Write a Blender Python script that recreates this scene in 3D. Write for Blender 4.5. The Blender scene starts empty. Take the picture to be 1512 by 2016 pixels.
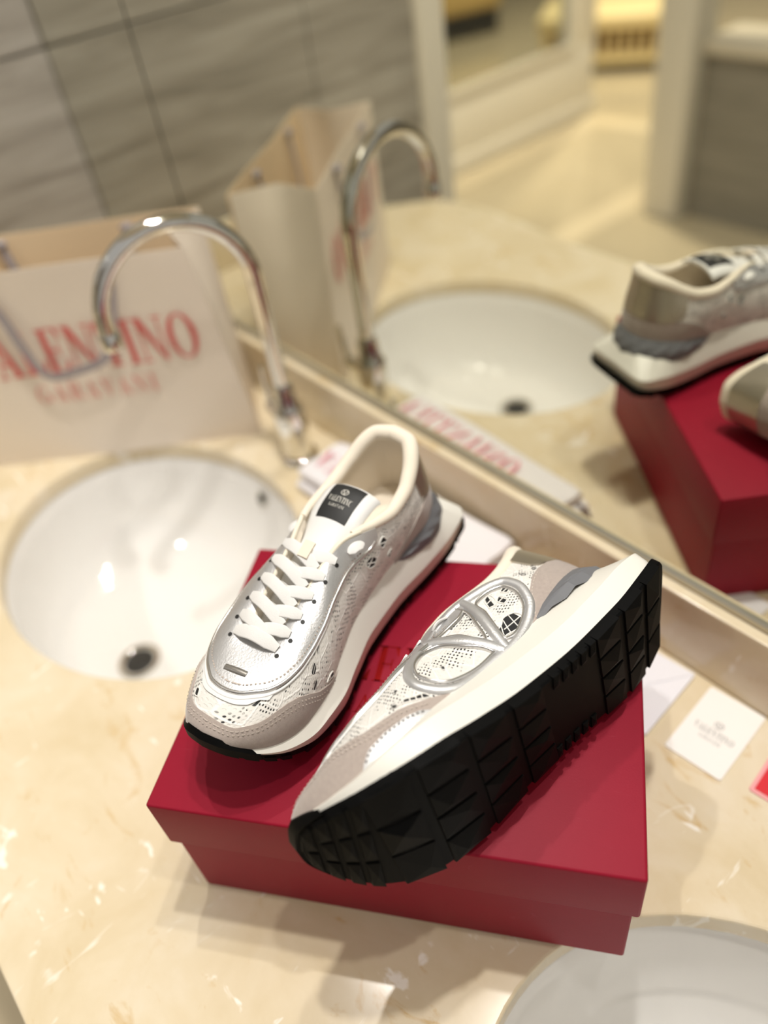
import bpy, bmesh, math, random
import numpy as np
from mathutils import Vector, Matrix

SC = bpy.context.scene
COL = SC.collection
random.seed(7)

# ------------------------------------------------------------------ camera
# World: the mirror wall is the plane y = 0, the room lies at y < 0, the vanity top is z = 0.
CAM_LOC = Vector((0.42957, -0.46671, 0.64753))
YAW, PITCH, ROLL, FPX = 0.59369, 0.73495, -0.17255, 1555.24
_f = Vector((-math.cos(YAW) * math.cos(PITCH), math.sin(YAW) * math.cos(PITCH), -math.sin(PITCH)))
_r = _f.cross(Vector((0, 0, 1))).normalized()
_u = _r.cross(_f)
_r2 = _r * math.cos(ROLL) + _u * math.sin(ROLL)
_u2 = -_r * math.sin(ROLL) + _u * math.cos(ROLL)
cam = bpy.data.cameras.new('camera')
cam_ob = bpy.data.objects.new('camera', cam)
COL.objects.link(cam_ob)
M = Matrix.Identity(4)
for i in range(3):
    M[i][0], M[i][1], M[i][2], M[i][3] = _r2[i], _u2[i], -_f[i], CAM_LOC[i]
cam_ob.matrix_world = M
cam.sensor_fit = 'VERTICAL'
cam.sensor_height = 36.0
cam.lens = FPX / 2016.0 * 36.0
cam.clip_start = 0.02
cam.clip_end = 60
cam.dof.use_dof = True
cam.dof.focus_distance = 0.53
cam.dof.aperture_fstop = 2.0
SC.camera = cam_ob

# ------------------------------------------------------------------ world, lamps, exposure
SC.view_settings.view_transform = 'Standard'
SC.view_settings.look = 'None'
SC.view_settings.gamma = 1.0
SC.view_settings.exposure = 0.10
SC.view_settings.use_curve_mapping = False
SC.cycles.max_bounces = 10
SC.cycles.glossy_bounces = 6
SC.cycles.sample_clamp_indirect = 8.0

world = bpy.data.worlds.new('room_light')
SC.world = world
world.use_nodes = True
bg = world.node_tree.nodes['Background']
bg.inputs['Color'].default_value = (1.0, 0.972, 0.94, 1)
bg.inputs['Strength'].default_value = 0.43

def lamp(name, loc, energy, radius, color, target=None, size=math.radians(110), blend=.6):
    l = bpy.data.lights.new(name, 'SPOT')
    l.energy = energy; l.color = color; l.shadow_soft_size = radius
    l.spot_size = size; l.spot_blend = blend
    o = bpy.data.objects.new(name, l); COL.objects.link(o)
    o.location = loc
    t = Vector(target) if target else Vector((loc[0], loc[1] - .15, 0))
    o.rotation_euler = (t - Vector(loc)).to_track_quat('-Z', 'Y').to_euler()
    return o
WARM = (1.0, 0.968, 0.92)
lamp('downlight_or_fill', (0.08, -0.107, 2.02), 50, .03, WARM)
lamp('downlight_or_fill', (-0.42, -0.107, 2.02), 30, .018, WARM)
lamp('downlight_or_fill', (0.62, -0.107, 2.02), 22, .03, WARM)
lamp('mirror_bounce_lamp', (0.085, -0.045, 1.50), 16, .02, WARM)  # added lamp standing in for the ceiling lamp's light thrown back by the mirror
lamp('downlight_or_fill', (-0.7, -1.75, 1.7), 60, .05, (1, .95, .87))  # added fill, no real fitting: brightens the partition, post and floor
lamp('downlight_or_fill', (-1.9, -2.6, 1.7), 220, .05, (1, .92, .78))
lamp('downlight_or_fill', (-2.9, -4.2, 1.7), 260, .05, (1, .91, .74))

# ------------------------------------------------------------------ helpers
def lin(r, g, b):
    f = lambda c: (c / 255 / 12.92) if c / 255 <= .04045 else ((c / 255 + .055) / 1.055) ** 2.4
    return (f(r), f(g), f(b), 1.0)

MATS = {}
def mat(name, color, rough=.5, metal=0.0, spec=.5, coat=0.0, sheen=0.0, bump=None, var=None, coat_rough=.05):
    """principled material; bump = (noise scale, strength, distance); var = (scale, amount) tone variation"""
    if name in MATS:
        return MATS[name]
    m = bpy.data.materials.new(name); m.use_nodes = True
    nt = m.node_tree; b = nt.nodes['Principled BSDF']
    b.inputs['Base Color'].default_value = color
    b.inputs['Roughness'].default_value = rough
    b.inputs['Metallic'].default_value = metal
    b.inputs['Specular IOR Level'].default_value = spec
    b.inputs['Coat Weight'].default_value = coat
    b.inputs['Coat Roughness'].default_value = coat_rough
    b.inputs['Sheen Weight'].default_value = sheen
    tc = None
    if bump or var:
        tc = nt.nodes.new('ShaderNodeTexCoord')
    if bump:
        n = nt.nodes.new('ShaderNodeTexNoise'); n.inputs['Scale'].default_value = bump[0]; n.inputs['Detail'].default_value = 4
        bp = nt.nodes.new('ShaderNodeBump'); bp.inputs['Strength'].default_value = bump[1]; bp.inputs['Distance'].default_value = bump[2]
        nt.links.new(tc.outputs['Object'], n.inputs['Vector'])
        nt.links.new(n.outputs['Fac'], bp.inputs['Height']); nt.links.new(bp.outputs['Normal'], b.inputs['Normal'])
    if var:
        n = nt.nodes.new('ShaderNodeTexNoise'); n.inputs['Scale'].default_value = var[0]; n.inputs['Detail'].default_value = 5
        mx = nt.nodes.new('ShaderNodeMix'); mx.data_type = 'RGBA'
        a = var[1]
        mx.inputs['A'].default_value = tuple(max(0, c * (1 - a)) for c in color[:3]) + (1,)
        mx.inputs['B'].default_value = tuple(min(1, c * (1 + a)) for c in color[:3]) + (1,)
        nt.links.new(tc.outputs['Object'], n.inputs['Vector'])
        nt.links.new(n.outputs['Fac'], mx.inputs['Factor']); nt.links.new(mx.outputs['Result'], b.inputs['Base Color'])
    MATS[name] = m
    return m

def mesh_obj(name, verts, faces, m, parent=None, smooth=True, sharp=None, uv=None):
    me = bpy.data.meshes.new(name)
    me.from_pydata([tuple(map(float, v)) for v in verts], [], [tuple(f) for f in faces])
    me.update()
    if smooth:
        me.polygons.foreach_set('use_smooth', [True] * len(me.polygons))
        if sharp:
            me.set_sharp_from_angle(angle=math.radians(sharp))
    if uv is not None:
        l = me.uv_layers.new(name='UVMap')
        for lp in me.loops:
            l.data[lp.index].uv = uv[lp.vertex_index]
    if m is not None:
        me.materials.append(m)
    o = bpy.data.objects.new(name, me); COL.objects.link(o)
    if parent is not None:
        o.parent = parent
    return o

def bm_obj(name, bm, m, parent=None, smooth=False, sharp=None):
    bmesh.ops.recalc_face_normals(bm, faces=bm.faces)
    me = bpy.data.meshes.new(name); bm.to_mesh(me); bm.free()
    if smooth:
        me.polygons.foreach_set('use_smooth', [True] * len(me.polygons))
        if sharp:
            me.set_sharp_from_angle(angle=math.radians(sharp))
    me.materials.append(m)
    o = bpy.data.objects.new(name, me); COL.objects.link(o)
    if parent is not None:
        o.parent = parent
    return o

def empty(name, loc=(0, 0, 0), rot=(0, 0, 0), label=None, cat=None, group=None):
    o = bpy.data.objects.new(name, None); COL.objects.link(o)
    o.location = loc; o.rotation_euler = rot; o.empty_display_size = .02
    if label: tag(o, label, cat, group)
    return o

def tag(o, label=None, cat=None, group=None, kind=None):
    if label: o['label'] = label
    if cat: o['category'] = cat
    if group: o['group'] = group
    if kind: o['kind'] = kind
    return o

def box_bm(lo, hi, bevel=0.0, seg=2, bm=None):
    bm2 = bmesh.new()
    bmesh.ops.create_cube(bm2, size=1)
    lo = Vector(lo); hi = Vector(hi)
    for v in bm2.verts:
        v.co = Vector(((v.co.x + .5) * (hi.x - lo.x) + lo.x, (v.co.y + .5) * (hi.y - lo.y) + lo.y, (v.co.z + .5) * (hi.z - lo.z) + lo.z))
    if bevel > 0:
        bmesh.ops.bevel(bm2, geom=list(bm2.edges), offset=bevel, segments=seg, affect='EDGES', profile=.5)
    if bm is None:
        return bm2
    tmp = bpy.data.meshes.new('t'); bm2.to_mesh(tmp); bm2.free(); bm.from_mesh(tmp); bpy.data.meshes.remove(tmp)
    return bm

def box(name, lo, hi, m, parent=None, bevel=0.0, seg=2):
    return bm_obj(name, box_bm(lo, hi, bevel, seg), m, parent, smooth=bevel > 0, sharp=40 if bevel > 0 else None)

def frames(P):
    P = [Vector(p) for p in P]
    T = []
    for i in range(len(P)):
        a = P[max(0, i-1)]; b = P[min(len(P)-1, i+1)]
        T.append((b - a).normalized())
    n = T[0].orthogonal().normalized()
    out = []
    for i, t in enumerate(T):
        n = (n - t * n.dot(t)).normalized()
        out.append((P[i], t, n, t.cross(n)))
    return out

def tube(name, P, r, m, parent=None, seg=12, caps=True, closed=False):
    P = list(P); V = []; F = []
    if not hasattr(r, '__len__'):
        r = [r] * len(P)
    for (p, t, n, b), rr in zip(frames(P), r):
        for j in range(seg):
            a = 2 * math.pi * j / seg
            V.append(p + (n * math.cos(a) + b * math.sin(a)) * rr)
    N = len(P)
    for i in range(N - 1):
        for j in range(seg):
            F.append((i*seg + j, i*seg + (j+1) % seg, (i+1)*seg + (j+1) % seg, (i+1)*seg + j))
    if caps:
        F.append(tuple(range(seg))[::-1]); F.append(tuple((N-1)*seg + j for j in range(seg)))
    return mesh_obj(name, V, F, m, parent, True, 50)

def lathe(name, prof, m, parent=None, seg=32, origin=(0, 0, 0), cap=True, sx=1, sy=1):
    V = []; F = []
    for r, z in prof:
        for j in range(seg):
            a = 2 * math.pi * j / seg
            V.append((origin[0] + r * sx * math.cos(a), origin[1] + r * sy * math.sin(a), origin[2] + z))
    for i in range(len(prof) - 1):
        for j in range(seg):
            F.append((i*seg + j, i*seg + (j+1) % seg, (i+1)*seg + (j+1) % seg, (i+1)*seg + j))
    if cap:
        F.append(tuple(range(seg))[::-1]); F.append(tuple((len(prof)-1)*seg + j for j in range(seg)))
    return mesh_obj(name, V, F, m, parent, True, 40)

def smooth_path(pts, n):
    pts = np.array(pts, float)
    d = np.r_[0, np.cumsum(np.linalg.norm(np.diff(pts, axis=0), axis=1))]
    t = np.linspace(0, d[-1], n)
    out = np.stack([_cr(d, pts[:, i], t) for i in range(pts.shape[1])], -1)
    return out

def _cr(xs, ys, x):
    m = np.gradient(ys, xs)
    i = np.clip(np.searchsorted(xs, x) - 1, 0, len(xs) - 2)
    h = xs[i+1] - xs[i]; t = (x - xs[i]) / h
    return ((2*t**3 - 3*t**2 + 1) * ys[i] + (t**3 - 2*t**2 + t) * h * m[i]
            + (-2*t**3 + 3*t**2) * ys[i+1] + (t**3 - t**2) * h * m[i+1])

# ------------------------------------------------------------------ serif capitals as outlines
def _q(a, b, c, d):
    return [a, b, c, d]
def _ring(cx, cy, rx, ry, ix, iy, a0=0, a1=360, n=28):
    out = []
    for i in range(n):
        t0 = math.radians(a0 + (a1 - a0) * i / n); t1 = math.radians(a0 + (a1 - a0) * (i+1) / n)
        p = lambda t, x, y: (cx + x * math.cos(t), cy + y * math.sin(t))
        out.append([p(t0, ix, iy), p(t0, rx, ry), p(t1, rx, ry), p(t1, ix, iy)])
    return out
def glyph(ch):
    """polygons in a box of height 1; returns (polygons, width)"""
    k, t, s = .17, .045, .035          # stem, hairline, serif
    rect = lambda x0, y0, x1, y1: [(x0, y0), (x1, y0), (x1, y1), (x0, y1)]
    if ch == 'I':
        return [rect(.08, 0, .08 + k, 1), rect(0, 0, .16 + k, s), rect(0, 1-s, .16 + k, 1)], .16 + k
    if ch == 'L':
        return [rect(.08, 0, .08 + k, 1), rect(0, 0, .62, s), rect(0, 1-s, .33, 1), [(.62, 0), (.64, .30), (.60, .30), (.48, s)]], .64
    if ch == 'E':
        return [rect(.08, 0, .08 + k, 1), rect(0, 0, .62, s), rect(0, 1-s, .60, 1), rect(.2, .48, .46, .48 + s),
                [(.62, 0), (.64, .28), (.60, .28), (.48, s)], [(.48, 1-s), (.58, .74), (.62, .74), (.60, 1)], rect(.44, .36, .48, .64)], .66
    if ch == 'T':
        return [rect(.27, 0, .27 + k, 1), rect(.17, 0, .54, s), rect(0, 1-s, .71, 1),
                [(0, 1), (-.01, .72), (.03, .72), (.14, 1-s)], [(.57, 1-s), (.68, .72), (.72, .72), (.71, 1)]], .71
    if ch == 'V':
        return [[(.10, 1), (.38, 0), (.43, 0), (.30, 1)], [(.38, 0), (.43, 0), (.69, 1), (.64, 1)],
                rect(0, 1-s, .40, 1), rect(.54, 1-s, .80, 1)], .78
    if ch == 'A':
        return [[(.36, 1), (.42, 1), (.70, 0), (.50, 0)], [(.36, 1), (.40, .92), (.15, 0), (.10, 0)], rect(.22, .30, .55, .30 + t),
                rect(0, 0, .26, s), rect(.40, 0, .80, s)], .78
    if ch == 'N':
        return [rect(.12, 0, .12 + t, 1), rect(.70, 0, .70 + t, 1), [(.05, 1), (.26, 1), (.745, 0), (.66, 0)],
                rect(0, 0, .28, s), rect(0, 1-s, .2, 1), rect(.58, 1-s, .86, 1)], .86
    if ch == 'O':
        return _ring(.41, .5, .41, .515, .245, .475), .82
    if ch == 'G':
        return _ring(.41, .5, .41, .515, .245, .475, 42, 318) + [rect(.60, .06, .60 + k, .44), rect(.50, .42, .84, .42 + s)], .84
    if ch == 'R':
        return [rect(.08, 0, .08 + k, 1), rect(0, 0, .33, s), rect(0, 1-s, .40, 1), rect(.2, .49, .40, .49 + s),
                [(.36, .51), (.50, .51), (.76, 0), (.58, 0)], rect(.56, 0, .80, s)] + _ring(.40, .755, .27, .245, .13, .21, -90, 90, 14), .80
    return [], .35

def text_mesh(name, string, height, width, m, parent, place, lift=.0002, track=.10, center=True):
    """flat lettering; place(u, v) maps text coordinates (metres, origin at the centre) to a 3D point"""
    polys = []; x = 0
    for ch in string:
        g, w = glyph(ch)
        for p in g:
            polys.append([(x + a, b) for a, b in p])
        x += w + track
    tot = x - track
    sx = (width / tot) if width else height
    V = []; F = []
    for p in polys:
        F.append(tuple(range(len(V), len(V) + len(p))))
        for a, b in p:
            V.append(place((a - tot / 2) * sx, (b - .5) * height))
    return mesh_obj(name, V, F, m, parent, smooth=False)

def emblem_polys():
    """round V signature: ring with a V, in a box of -1..1"""
    P = _ring(0, 0, 1, .82, .84, .66, 0, 360, 36)
    P += [[(-.62, .55), (-.40, .55), (.10, -.70), (-.02, -.70)], [(.40, .55), (.62, .55), (.10, -.70), (-.02, -.70)]]
    return P
def emblem_mesh(name, r, m, parent, place):
    V = []; F = []
    for p in emblem_polys():
        F.append(tuple(range(len(V), len(V) + len(p))))
        for a, b in p:
            V.append(place(a * r, b * r))
    return mesh_obj(name, V, F, m, parent, smooth=False)

# ------------------------------------------------------------------ procedural materials with more structure
def nodes_of(name):
    m = bpy.data.materials.new(name); m.use_nodes = True
    nt = m.node_tree
    return m, nt, nt.nodes['Principled BSDF'], nt.nodes.new, nt.links.new

def ramp(nt, stops):
    r = nt.nodes.new('ShaderNodeValToRGB')
    el = r.color_ramp.elements
    while len(el) < len(stops):
        el.new(.5)
    for e, (p, c) in zip(el, stops):
        e.position = p; e.color = c if len(c) == 4 else (*c, 1)
    return r

def mixrgb(nt, fac, a, b, mode='MIX'):
    n = nt.nodes.new('ShaderNodeMix'); n.data_type = 'RGBA'; n.blend_type = mode
    for key, v in (('Factor', fac), ('A', a), ('B', b)):
        if hasattr(v, 'is_linked') or hasattr(v, 'node'):
            nt.links.new(v, n.inputs[key])
        else:
            n.inputs[key].default_value = v
    return n.outputs['Result']

def mathn(nt, op, a, b=None, clamp=False):
    n = nt.nodes.new('ShaderNodeMath'); n.operation = op; n.use_clamp = clamp
    for i, v in enumerate((a, b)):
        if v is None: continue
        if hasattr(v, 'node'): nt.links.new(v, n.inputs[i])
        else: n.inputs[i].default_value = v
    return n.outputs[0]

def mapping(nt, coord, scale=(1, 1, 1), rot=(0, 0, 0)):
    mp = nt.nodes.new('ShaderNodeMapping'); mp.inputs['Scale'].default_value = scale; mp.inputs['Rotation'].default_value = rot
    nt.links.new(coord, mp.inputs['Vector'])
    return mp.outputs['Vector']

def noise(nt, vec, scale, detail=4, rough=.5, dist=0):
    n = nt.nodes.new('ShaderNodeTexNoise'); n.inputs['Scale'].default_value = scale; n.inputs['Detail'].default_value = detail
    n.inputs['Roughness'].default_value = rough; n.inputs['Distortion'].default_value = dist
    nt.links.new(vec, n.inputs['Vector'])
    return n.outputs['Fac']

def marble_material():
    m, nt, b, N, L = nodes_of('beige_marble')
    tc = N('ShaderNodeTexCoord'); o = tc.outputs['Object']
    base = ramp(nt, [(.30, lin(216, 198, 162)), (.52, lin(225, 210, 180)), (.72, lin(232, 220, 197))])
    L(noise(nt, o, 9, 6, .6, .6), base.inputs['Fac'])
    # amber streaks
    v1 = noise(nt, mapping(nt, o, (1, 2.2, 1), (0, 0, .7)), 15, 5, .6, 1.4)
    a = ramp(nt, [(.60, (0, 0, 0)), (.72, (1, 1, 1))]); L(v1, a.inputs['Fac'])
    c1 = mixrgb(nt, mathn(nt, 'MULTIPLY', a.outputs['Color'], .75), base.outputs['Color'], lin(206, 172, 112))
    # white shell flecks
    v2 = noise(nt, mapping(nt, o, (1, 2.6, 1), (0, 0, -.6)), 15, 4, .5, 1.6)
    w = ramp(nt, [(.665, (0, 0, 0)), (.71, (1, 1, 1))]); L(v2, w.inputs['Fac'])
    c2 = mixrgb(nt, mathn(nt, 'MULTIPLY', w.outputs['Color'], .95), c1, lin(250, 244, 232))
    v3 = noise(nt, mapping(nt, o, (3.0, 1, 1), (0, 0, .3)), 12, 4, .5, 1.6)
    w3 = ramp(nt, [(.675, (0, 0, 0)), (.72, (1, 1, 1))]); L(v3, w3.inputs['Fac'])
    c3 = mixrgb(nt, mathn(nt, 'MULTIPLY', w3.outputs['Color'], .6), c2, lin(250, 246, 236))
    L(c3, b.inputs['Base Color'])
    b.inputs['Roughness'].default_value = .16
    b.inputs['Specular IOR Level'].default_value = .45
    return m

def tile_material(name, c0, c1, c2):
    m, nt, b, N, L = nodes_of(name)
    tc = N('ShaderNodeTexCoord'); o = tc.outputs['Object']
    n1 = noise(nt, mapping(nt, o, (1.2, 1.2, 14), (.06, 0, 0)), 2.6, 5, .6, .6)
    r = ramp(nt, [(.3, c0), (.5, c1), (.72, c2)]); L(n1, r.inputs['Fac'])
    fine = noise(nt, mapping(nt, o, (1, 1, 40)), 9, 2)
    c = mixrgb(nt, mathn(nt, 'MULTIPLY', fine, .25), r.outputs['Color'], c0)
    L(c, b.inputs['Base Color'])
    b.inputs['Roughness'].default_value = .45
    return m

MARBLE = marble_material()
TILE = tile_material('linen_grey_tile', lin(134, 127, 115), lin(165, 158, 146), lin(189, 183, 172))
GROUT = mat('grout', lin(176, 168, 152), .8)
DARKGAP = mat('dark_joint', lin(70, 66, 58), .7)
PAINT = mat('white_paint', lin(236, 229, 214), .5, var=(3, .04))
PLASTER = mat('wall_plaster', lin(205, 196, 180), .8, var=(4, .05))
CERAMIC = mat('white_ceramic', lin(238, 236, 232), .08, spec=.5, coat=.4)
CHROME = mat('chrome', lin(225, 222, 215), .06, metal=1.0)
DARKHOLE = mat('dark_hole', (.012, .011, .01, 1), .6)
MIRROR = mat('mirror_silver', lin(226, 226, 214), .0, metal=1.0)
FLOORSTONE = mat('floor_stone', lin(190, 176, 148), .10, spec=.6, var=(5, .10))
FLOORLIGHT = mat('floor_border_stone', lin(214, 198, 168), .12, spec=.6, var=(7, .06))

# ------------------------------------------------------------------ room shell
FZ = -.85
fl = box('floor', (-6.5, -7.0, FZ - .05), (2.6, .02, FZ), FLOORSTONE); tag(fl, kind='structure')
for nm, lo, hi in (('border_strip', (-2.56, -3.42, FZ), (-2.44, -1.2, FZ + .002)),
                   ('border_strip', (-2.44, -3.42, FZ), (-1.56, -3.30, FZ + .002)),
                   ('border_strip', (-1.74, -3.30, FZ), (-1.60, -.80, FZ + .002))):
    box(nm, lo, hi, FLOORLIGHT, fl)

wb = box('wall_back', (-1.06, .006, FZ), (2.4, .12, 2.3), PLASTER); tag(wb, kind='structure')

# side wall: grey tile panels on a backing
wl = box('wall_left', (-1.06, -.735, FZ), (-.957, .006, 2.3), GROUT); tag(wl, kind='structure')
cols = [(-.4735, -.001), (-.733, -.4765)]
rows = [(FZ + .002, -.172), (-.168, .4245), (.4275, 1.02), (1.023, 1.6), (1.603, 2.28)]
for y0, y1 in cols:
    for z0, z1 in rows:
        box('tile', (-.957, y0, z0), (-.945, y1, z1), TILE, wl, bevel=.0008, seg=1)

# door jamb that ends the side wall
jm = box('trim_1', (-1.09, -.805, FZ), (-.93, -.736, 2.3), PAINT, bevel=.006); tag(jm, kind='structure')
box('stop_bead', (-1.09, -.822, FZ), (-1.01, -.805, 2.3), PAINT, jm, bevel=.003)

# lobby: screen wall with a large glazed opening in a white frame
wf = empty('window_1', (-2.6, -2.6, FZ)); tag(wf, 'white framed glass screen across the lobby, seen in the mirror', None, kind='structure')
GLASS = bpy.data.materials.new('glass'); GLASS.use_nodes = True
_g = GLASS.node_tree.nodes['Principled BSDF']
_g.inputs['Base Color'].default_value = (.9, .93, .9, 1); _g.inputs['Transmission Weight'].default_value = 1.0
_g.inputs['Roughness'].default_value = .02; _g.inputs['IOR'].default_value = 1.35
def wpart(nm, lo, hi, m, bev=.004):
    lo = (lo[0] + 2.6, lo[1] + 2.6, lo[2] - FZ); hi = (hi[0] + 2.6, hi[1] + 2.6, hi[2] - FZ)
    return box(nm, lo, hi, m, wf, bevel=bev)
wpart('bottom_rail', (-2.69, -3.45, -.80), (-2.60, -1.45, -.49), PAINT)
wpart('plinth', (-2.70, -3.46, FZ), (-2.585, -1.44, -.77), PAINT)
wpart('stile', (-2.69, -3.46, -.49), (-2.60, -3.27, 1.3), PAINT)
wpart('stile', (-2.69, -1.62, -.49), (-2.60, -1.45, 1.3), PAINT)
wpart('top_rail', (-2.69, -3.27, 1.12), (-2.60, -1.62, 1.3), PAINT)
wpart('glazing_bead', (-2.60, -3.27, -.49), (-2.585, -1.62, -.455), PAINT, .002)
wpart('pane', (-2.648, -3.27, -.49), (-2.642, -1.62, 1.12), GLASS, 0)

# white post and grey half-height partition to the right of the opening
po = box('trim_2', (-1.55, -2.62, FZ), (-1.40, -2.47, 2.3), PAINT, bevel=.008); tag(po, kind='structure')
box('reveal_strip', (-1.40, -2.60, FZ), (-1.385, -2.49, 2.3), mat('pale_grey_paint', lin(206, 200, 186), .5), po, bevel=.003)
wr = box('wall_right', (-1.385, -2.75, FZ), (1.2, -2.56, -.235), GROUT); tag(wr, kind='structure')
x = -1.383
DTILE = tile_material('dark_grey_tile', lin(128, 122, 110), lin(145, 139, 126), lin(158, 151, 138))
for i in range(5):
    box('tile', (x, -2.56, FZ + .002), (x + .512, -2.55, -.237), DTILE, wr, bevel=.0008, seg=1); x += .516
box('ledge', (-1.40, -2.78, -.235), (1.2, -2.53, -.185), mat('ledge_stone', lin(218, 208, 188), .3), wr, bevel=.006)
wfar = box('wall_far', (-6.5, -7.1, FZ), (2.6, -7.0, 2.3), PLASTER); tag(wfar, kind='structure')
wfar2 = box('wall_far_left', (-6.6, -7.0, FZ), (-6.5, -.5, 2.3), PLASTER); tag(wfar2, kind='structure')
wup = box('wall_right_back', (-1.385, -3.6, FZ), (2.6, -3.5, 2.3), TILE); tag(wup, kind='structure')

cl = box('ceiling', (-1.06, -1.15, 2.05), (2.4, .12, 2.12), mat('ceiling_paint', lin(226, 220, 208), .8)); tag(cl, kind='structure')
# ------------------------------------------------------------------ mirror
mo = empty('wall_mirror', (.28, 0, .093), label='large frameless wall mirror above the marble backsplash', cat='mirror')
box('mirror_glass', (-1.222, .0, .0), (-.9095, .005, 1.35), MIRROR, mo)
box('mirror_glass', (-.9045, .0, .0), (1.9, .005, 1.35), MIRROR, mo)
box('seam_strip', (-.9095, .0012, .0), (-.9045, .005, 1.35), DARKGAP, mo)
box('bottom_channel', (-1.222, -.0035, -.0035), (1.9, .006, .0015), mat('brushed_channel', lin(190, 184, 170), .3, metal=.8), mo)

# ------------------------------------------------------------------ vanity top with two oval cut-outs
SINKS = [(-.343, -.301), (.520, -.318)]
SA, SB = .224, .176
front = smooth_path([(-.941, -.50), (-.925, -.523), (-.883, -.567), (-.827, -.632), (-.737, -.664), (-.632, -.659), (-.483, -.638),
                     (-.30, -.630), (.0, -.622), (.30, -.621), (.60, -.630), (.95, -.660), (1.3, -.62), (1.6, -.6)], 90)
outer = [(float(a), float(b)) for a, b in front] + [(1.6, .004), (-.941, .004)]
def counter_mesh():
    bm = bmesh.new()
    def loop(pts):
        vs = [bm.verts.new((p[0], p[1], 0)) for p in pts]
        return [bm.edges.new((vs[i], vs[(i+1) % len(vs)])) for i in range(len(vs))]
    E = loop(outer)
    for cx, cy in SINKS:
        E += loop([(cx + SA * math.cos(2*math.pi*i/72), cy + SB * math.sin(2*math.pi*i/72)) for i in range(72)])
    bmesh.ops.triangle_fill(bm, use_beauty=True, use_dissolve=False, edges=E)
    top = list(bm.faces)
    rim = [e for e in bm.edges if e.is_boundary]
    ext = bmesh.ops.extrude_face_region(bm, geom=top)
    vs = [g for g in ext['geom'] if isinstance(g, bmesh.types.BMVert)]
    bmesh.ops.translate(bm, verts=vs, vec=(0, 0, -.022))
    bmesh.ops.recalc_face_normals(bm, faces=bm.faces)
    sharp = [e for e in bm.edges if len(e.link_faces) == 2 and e.calc_face_angle(0) > 1.0 and all(v.co.z > -.001 for v in e.verts)]
    bmesh.ops.bevel(bm, geom=sharp, offset=.0022, segments=2, affect='EDGES', profile=.5)
    return bm
vt = empty('vanity_counter', (0, 0, 0), label='beige marble vanity counter with a curved front edge and two oval cut-outs', cat='counter')
bm_obj('countertop', counter_mesh(), MARBLE, vt)
# apron under the front edge
V = []; F = []
for i, (a, b) in enumerate(front):
    V += [(a, b + .015, -.022), (a, b + .015, -.19), (a, b + .04, -.19)]
for i in range(len(front) - 1):
    for j in range(2):
        F.append((i*3 + j, i*3 + j + 1, (i+1)*3 + j + 1, (i+1)*3 + j))
mesh_obj('apron', V, F, MARBLE, vt, True, 40)
box('support_panel', (-.93, -.45, FZ), (1.58, -.02, -.20), mat('cabinet_grey', lin(150, 142, 128), .6), vt)
bs = box('marble_backsplash', (-.941, -.014, 0.0003), (1.6, .0055, .0875), MARBLE, bevel=.003)
tag(bs, 'long beige marble upstand running below the mirror behind the cards', 'backsplash')
bs2 = box('marble_backsplash', (-.941, -.50, 0.0003), (-.9265, -.0145, .0875), MARBLE, bevel=.003)
tag(bs2, 'short beige marble upstand against the grey tiled side wall', 'backsplash')

# ------------------------------------------------------------------ basins
def basin(cx, cy, dx, dy, name, label):
    e = empty(name, (cx, cy, -.022), label=label, cat='sink', group='undermount basins')
    prof = [(1.05, -.001, 0), (1.012, -.0012, 0), (1.0, -.006, 0), (.985, -.03, .05), (.955, -.065, .12), (.89, -.10, .25), (.77, -.130, .45), (.58, -.147, .7), (.35, -.1535, .9), (.12, -.156, 1.0)]
    seg = 72; V = []; F = []
    for r, z, w in prof:
        for j in range(seg):
            a = 2 * math.pi * j / seg
            rx = r * SA if w < .9 else r * (SA + SB) / 2; ry = r * SB if w < .9 else r * (SA + SB) / 2
            V.append((dx * w + rx * math.cos(a), dy * w + ry * math.sin(a), z))
    n = len(prof)
    for i in range(n - 1):
        for j in range(seg):
            F.append((i*seg + j, (i+1)*seg + j, (i+1)*seg + (j+1) % seg, i*seg + (j+1) % seg))
    F.append(tuple((n-1)*seg + j for j in range(seg)))
    mesh_obj('bowl', V, F, CERAMIC, e, True, 60)
    dr = lathe('drain', [(.029, -.1555), (.029, -.1535), (.026, -.1525), (.0215, -.1535), (.0205, -.1548)], CHROME, e, 32, (dx, dy, 0), cap=False)
    lathe('plug', [(.0205, -.1560), (.0200, -.1552), (.012, -.1530), (.002, -.1525)], mat('drain_dark', (.03, .028, .025, 1), .3), dr, 24, (dx, dy, 0))
    return e
b1 = basin(*SINKS[0], -.010, -.074, 'wash_basin', 'white oval undermount basin under the curved chrome tap')
# overflow outlet in the rear wall of the first basin
ov = empty('overflow_outlet', (0, 0, 0)); ov.parent = b1
_a = math.radians(93)
_p = Vector((.986 * SA * math.cos(_a) - .010 * .0375, .986 * SB * math.sin(_a) - .074 * .0375, -.024))
_n = Vector((-math.cos(_a) / SA, -math.sin(_a) / SB, 14)).normalized(); _n = Vector((-math.cos(_a) * .8, -math.sin(_a), .25)).normalized()
ov.location = _p + _n * .001; ov.rotation_euler = _n.to_track_quat('Z', 'Y').to_euler()
lathe('outlet_ring', [(.0125, 0), (.0125, .002), (.0105, .0025), (.0085, .001)], CHROME, ov, 24, cap=False)
lathe('outlet_hole', [(.0088, .0002), (.0088, .0012)], DARKHOLE, ov, 24)
b2 = basin(*SINKS[1], .0, -.03, 'wash_basin', 'white oval undermount basin partly under the overhanging red shoe box')

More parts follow.
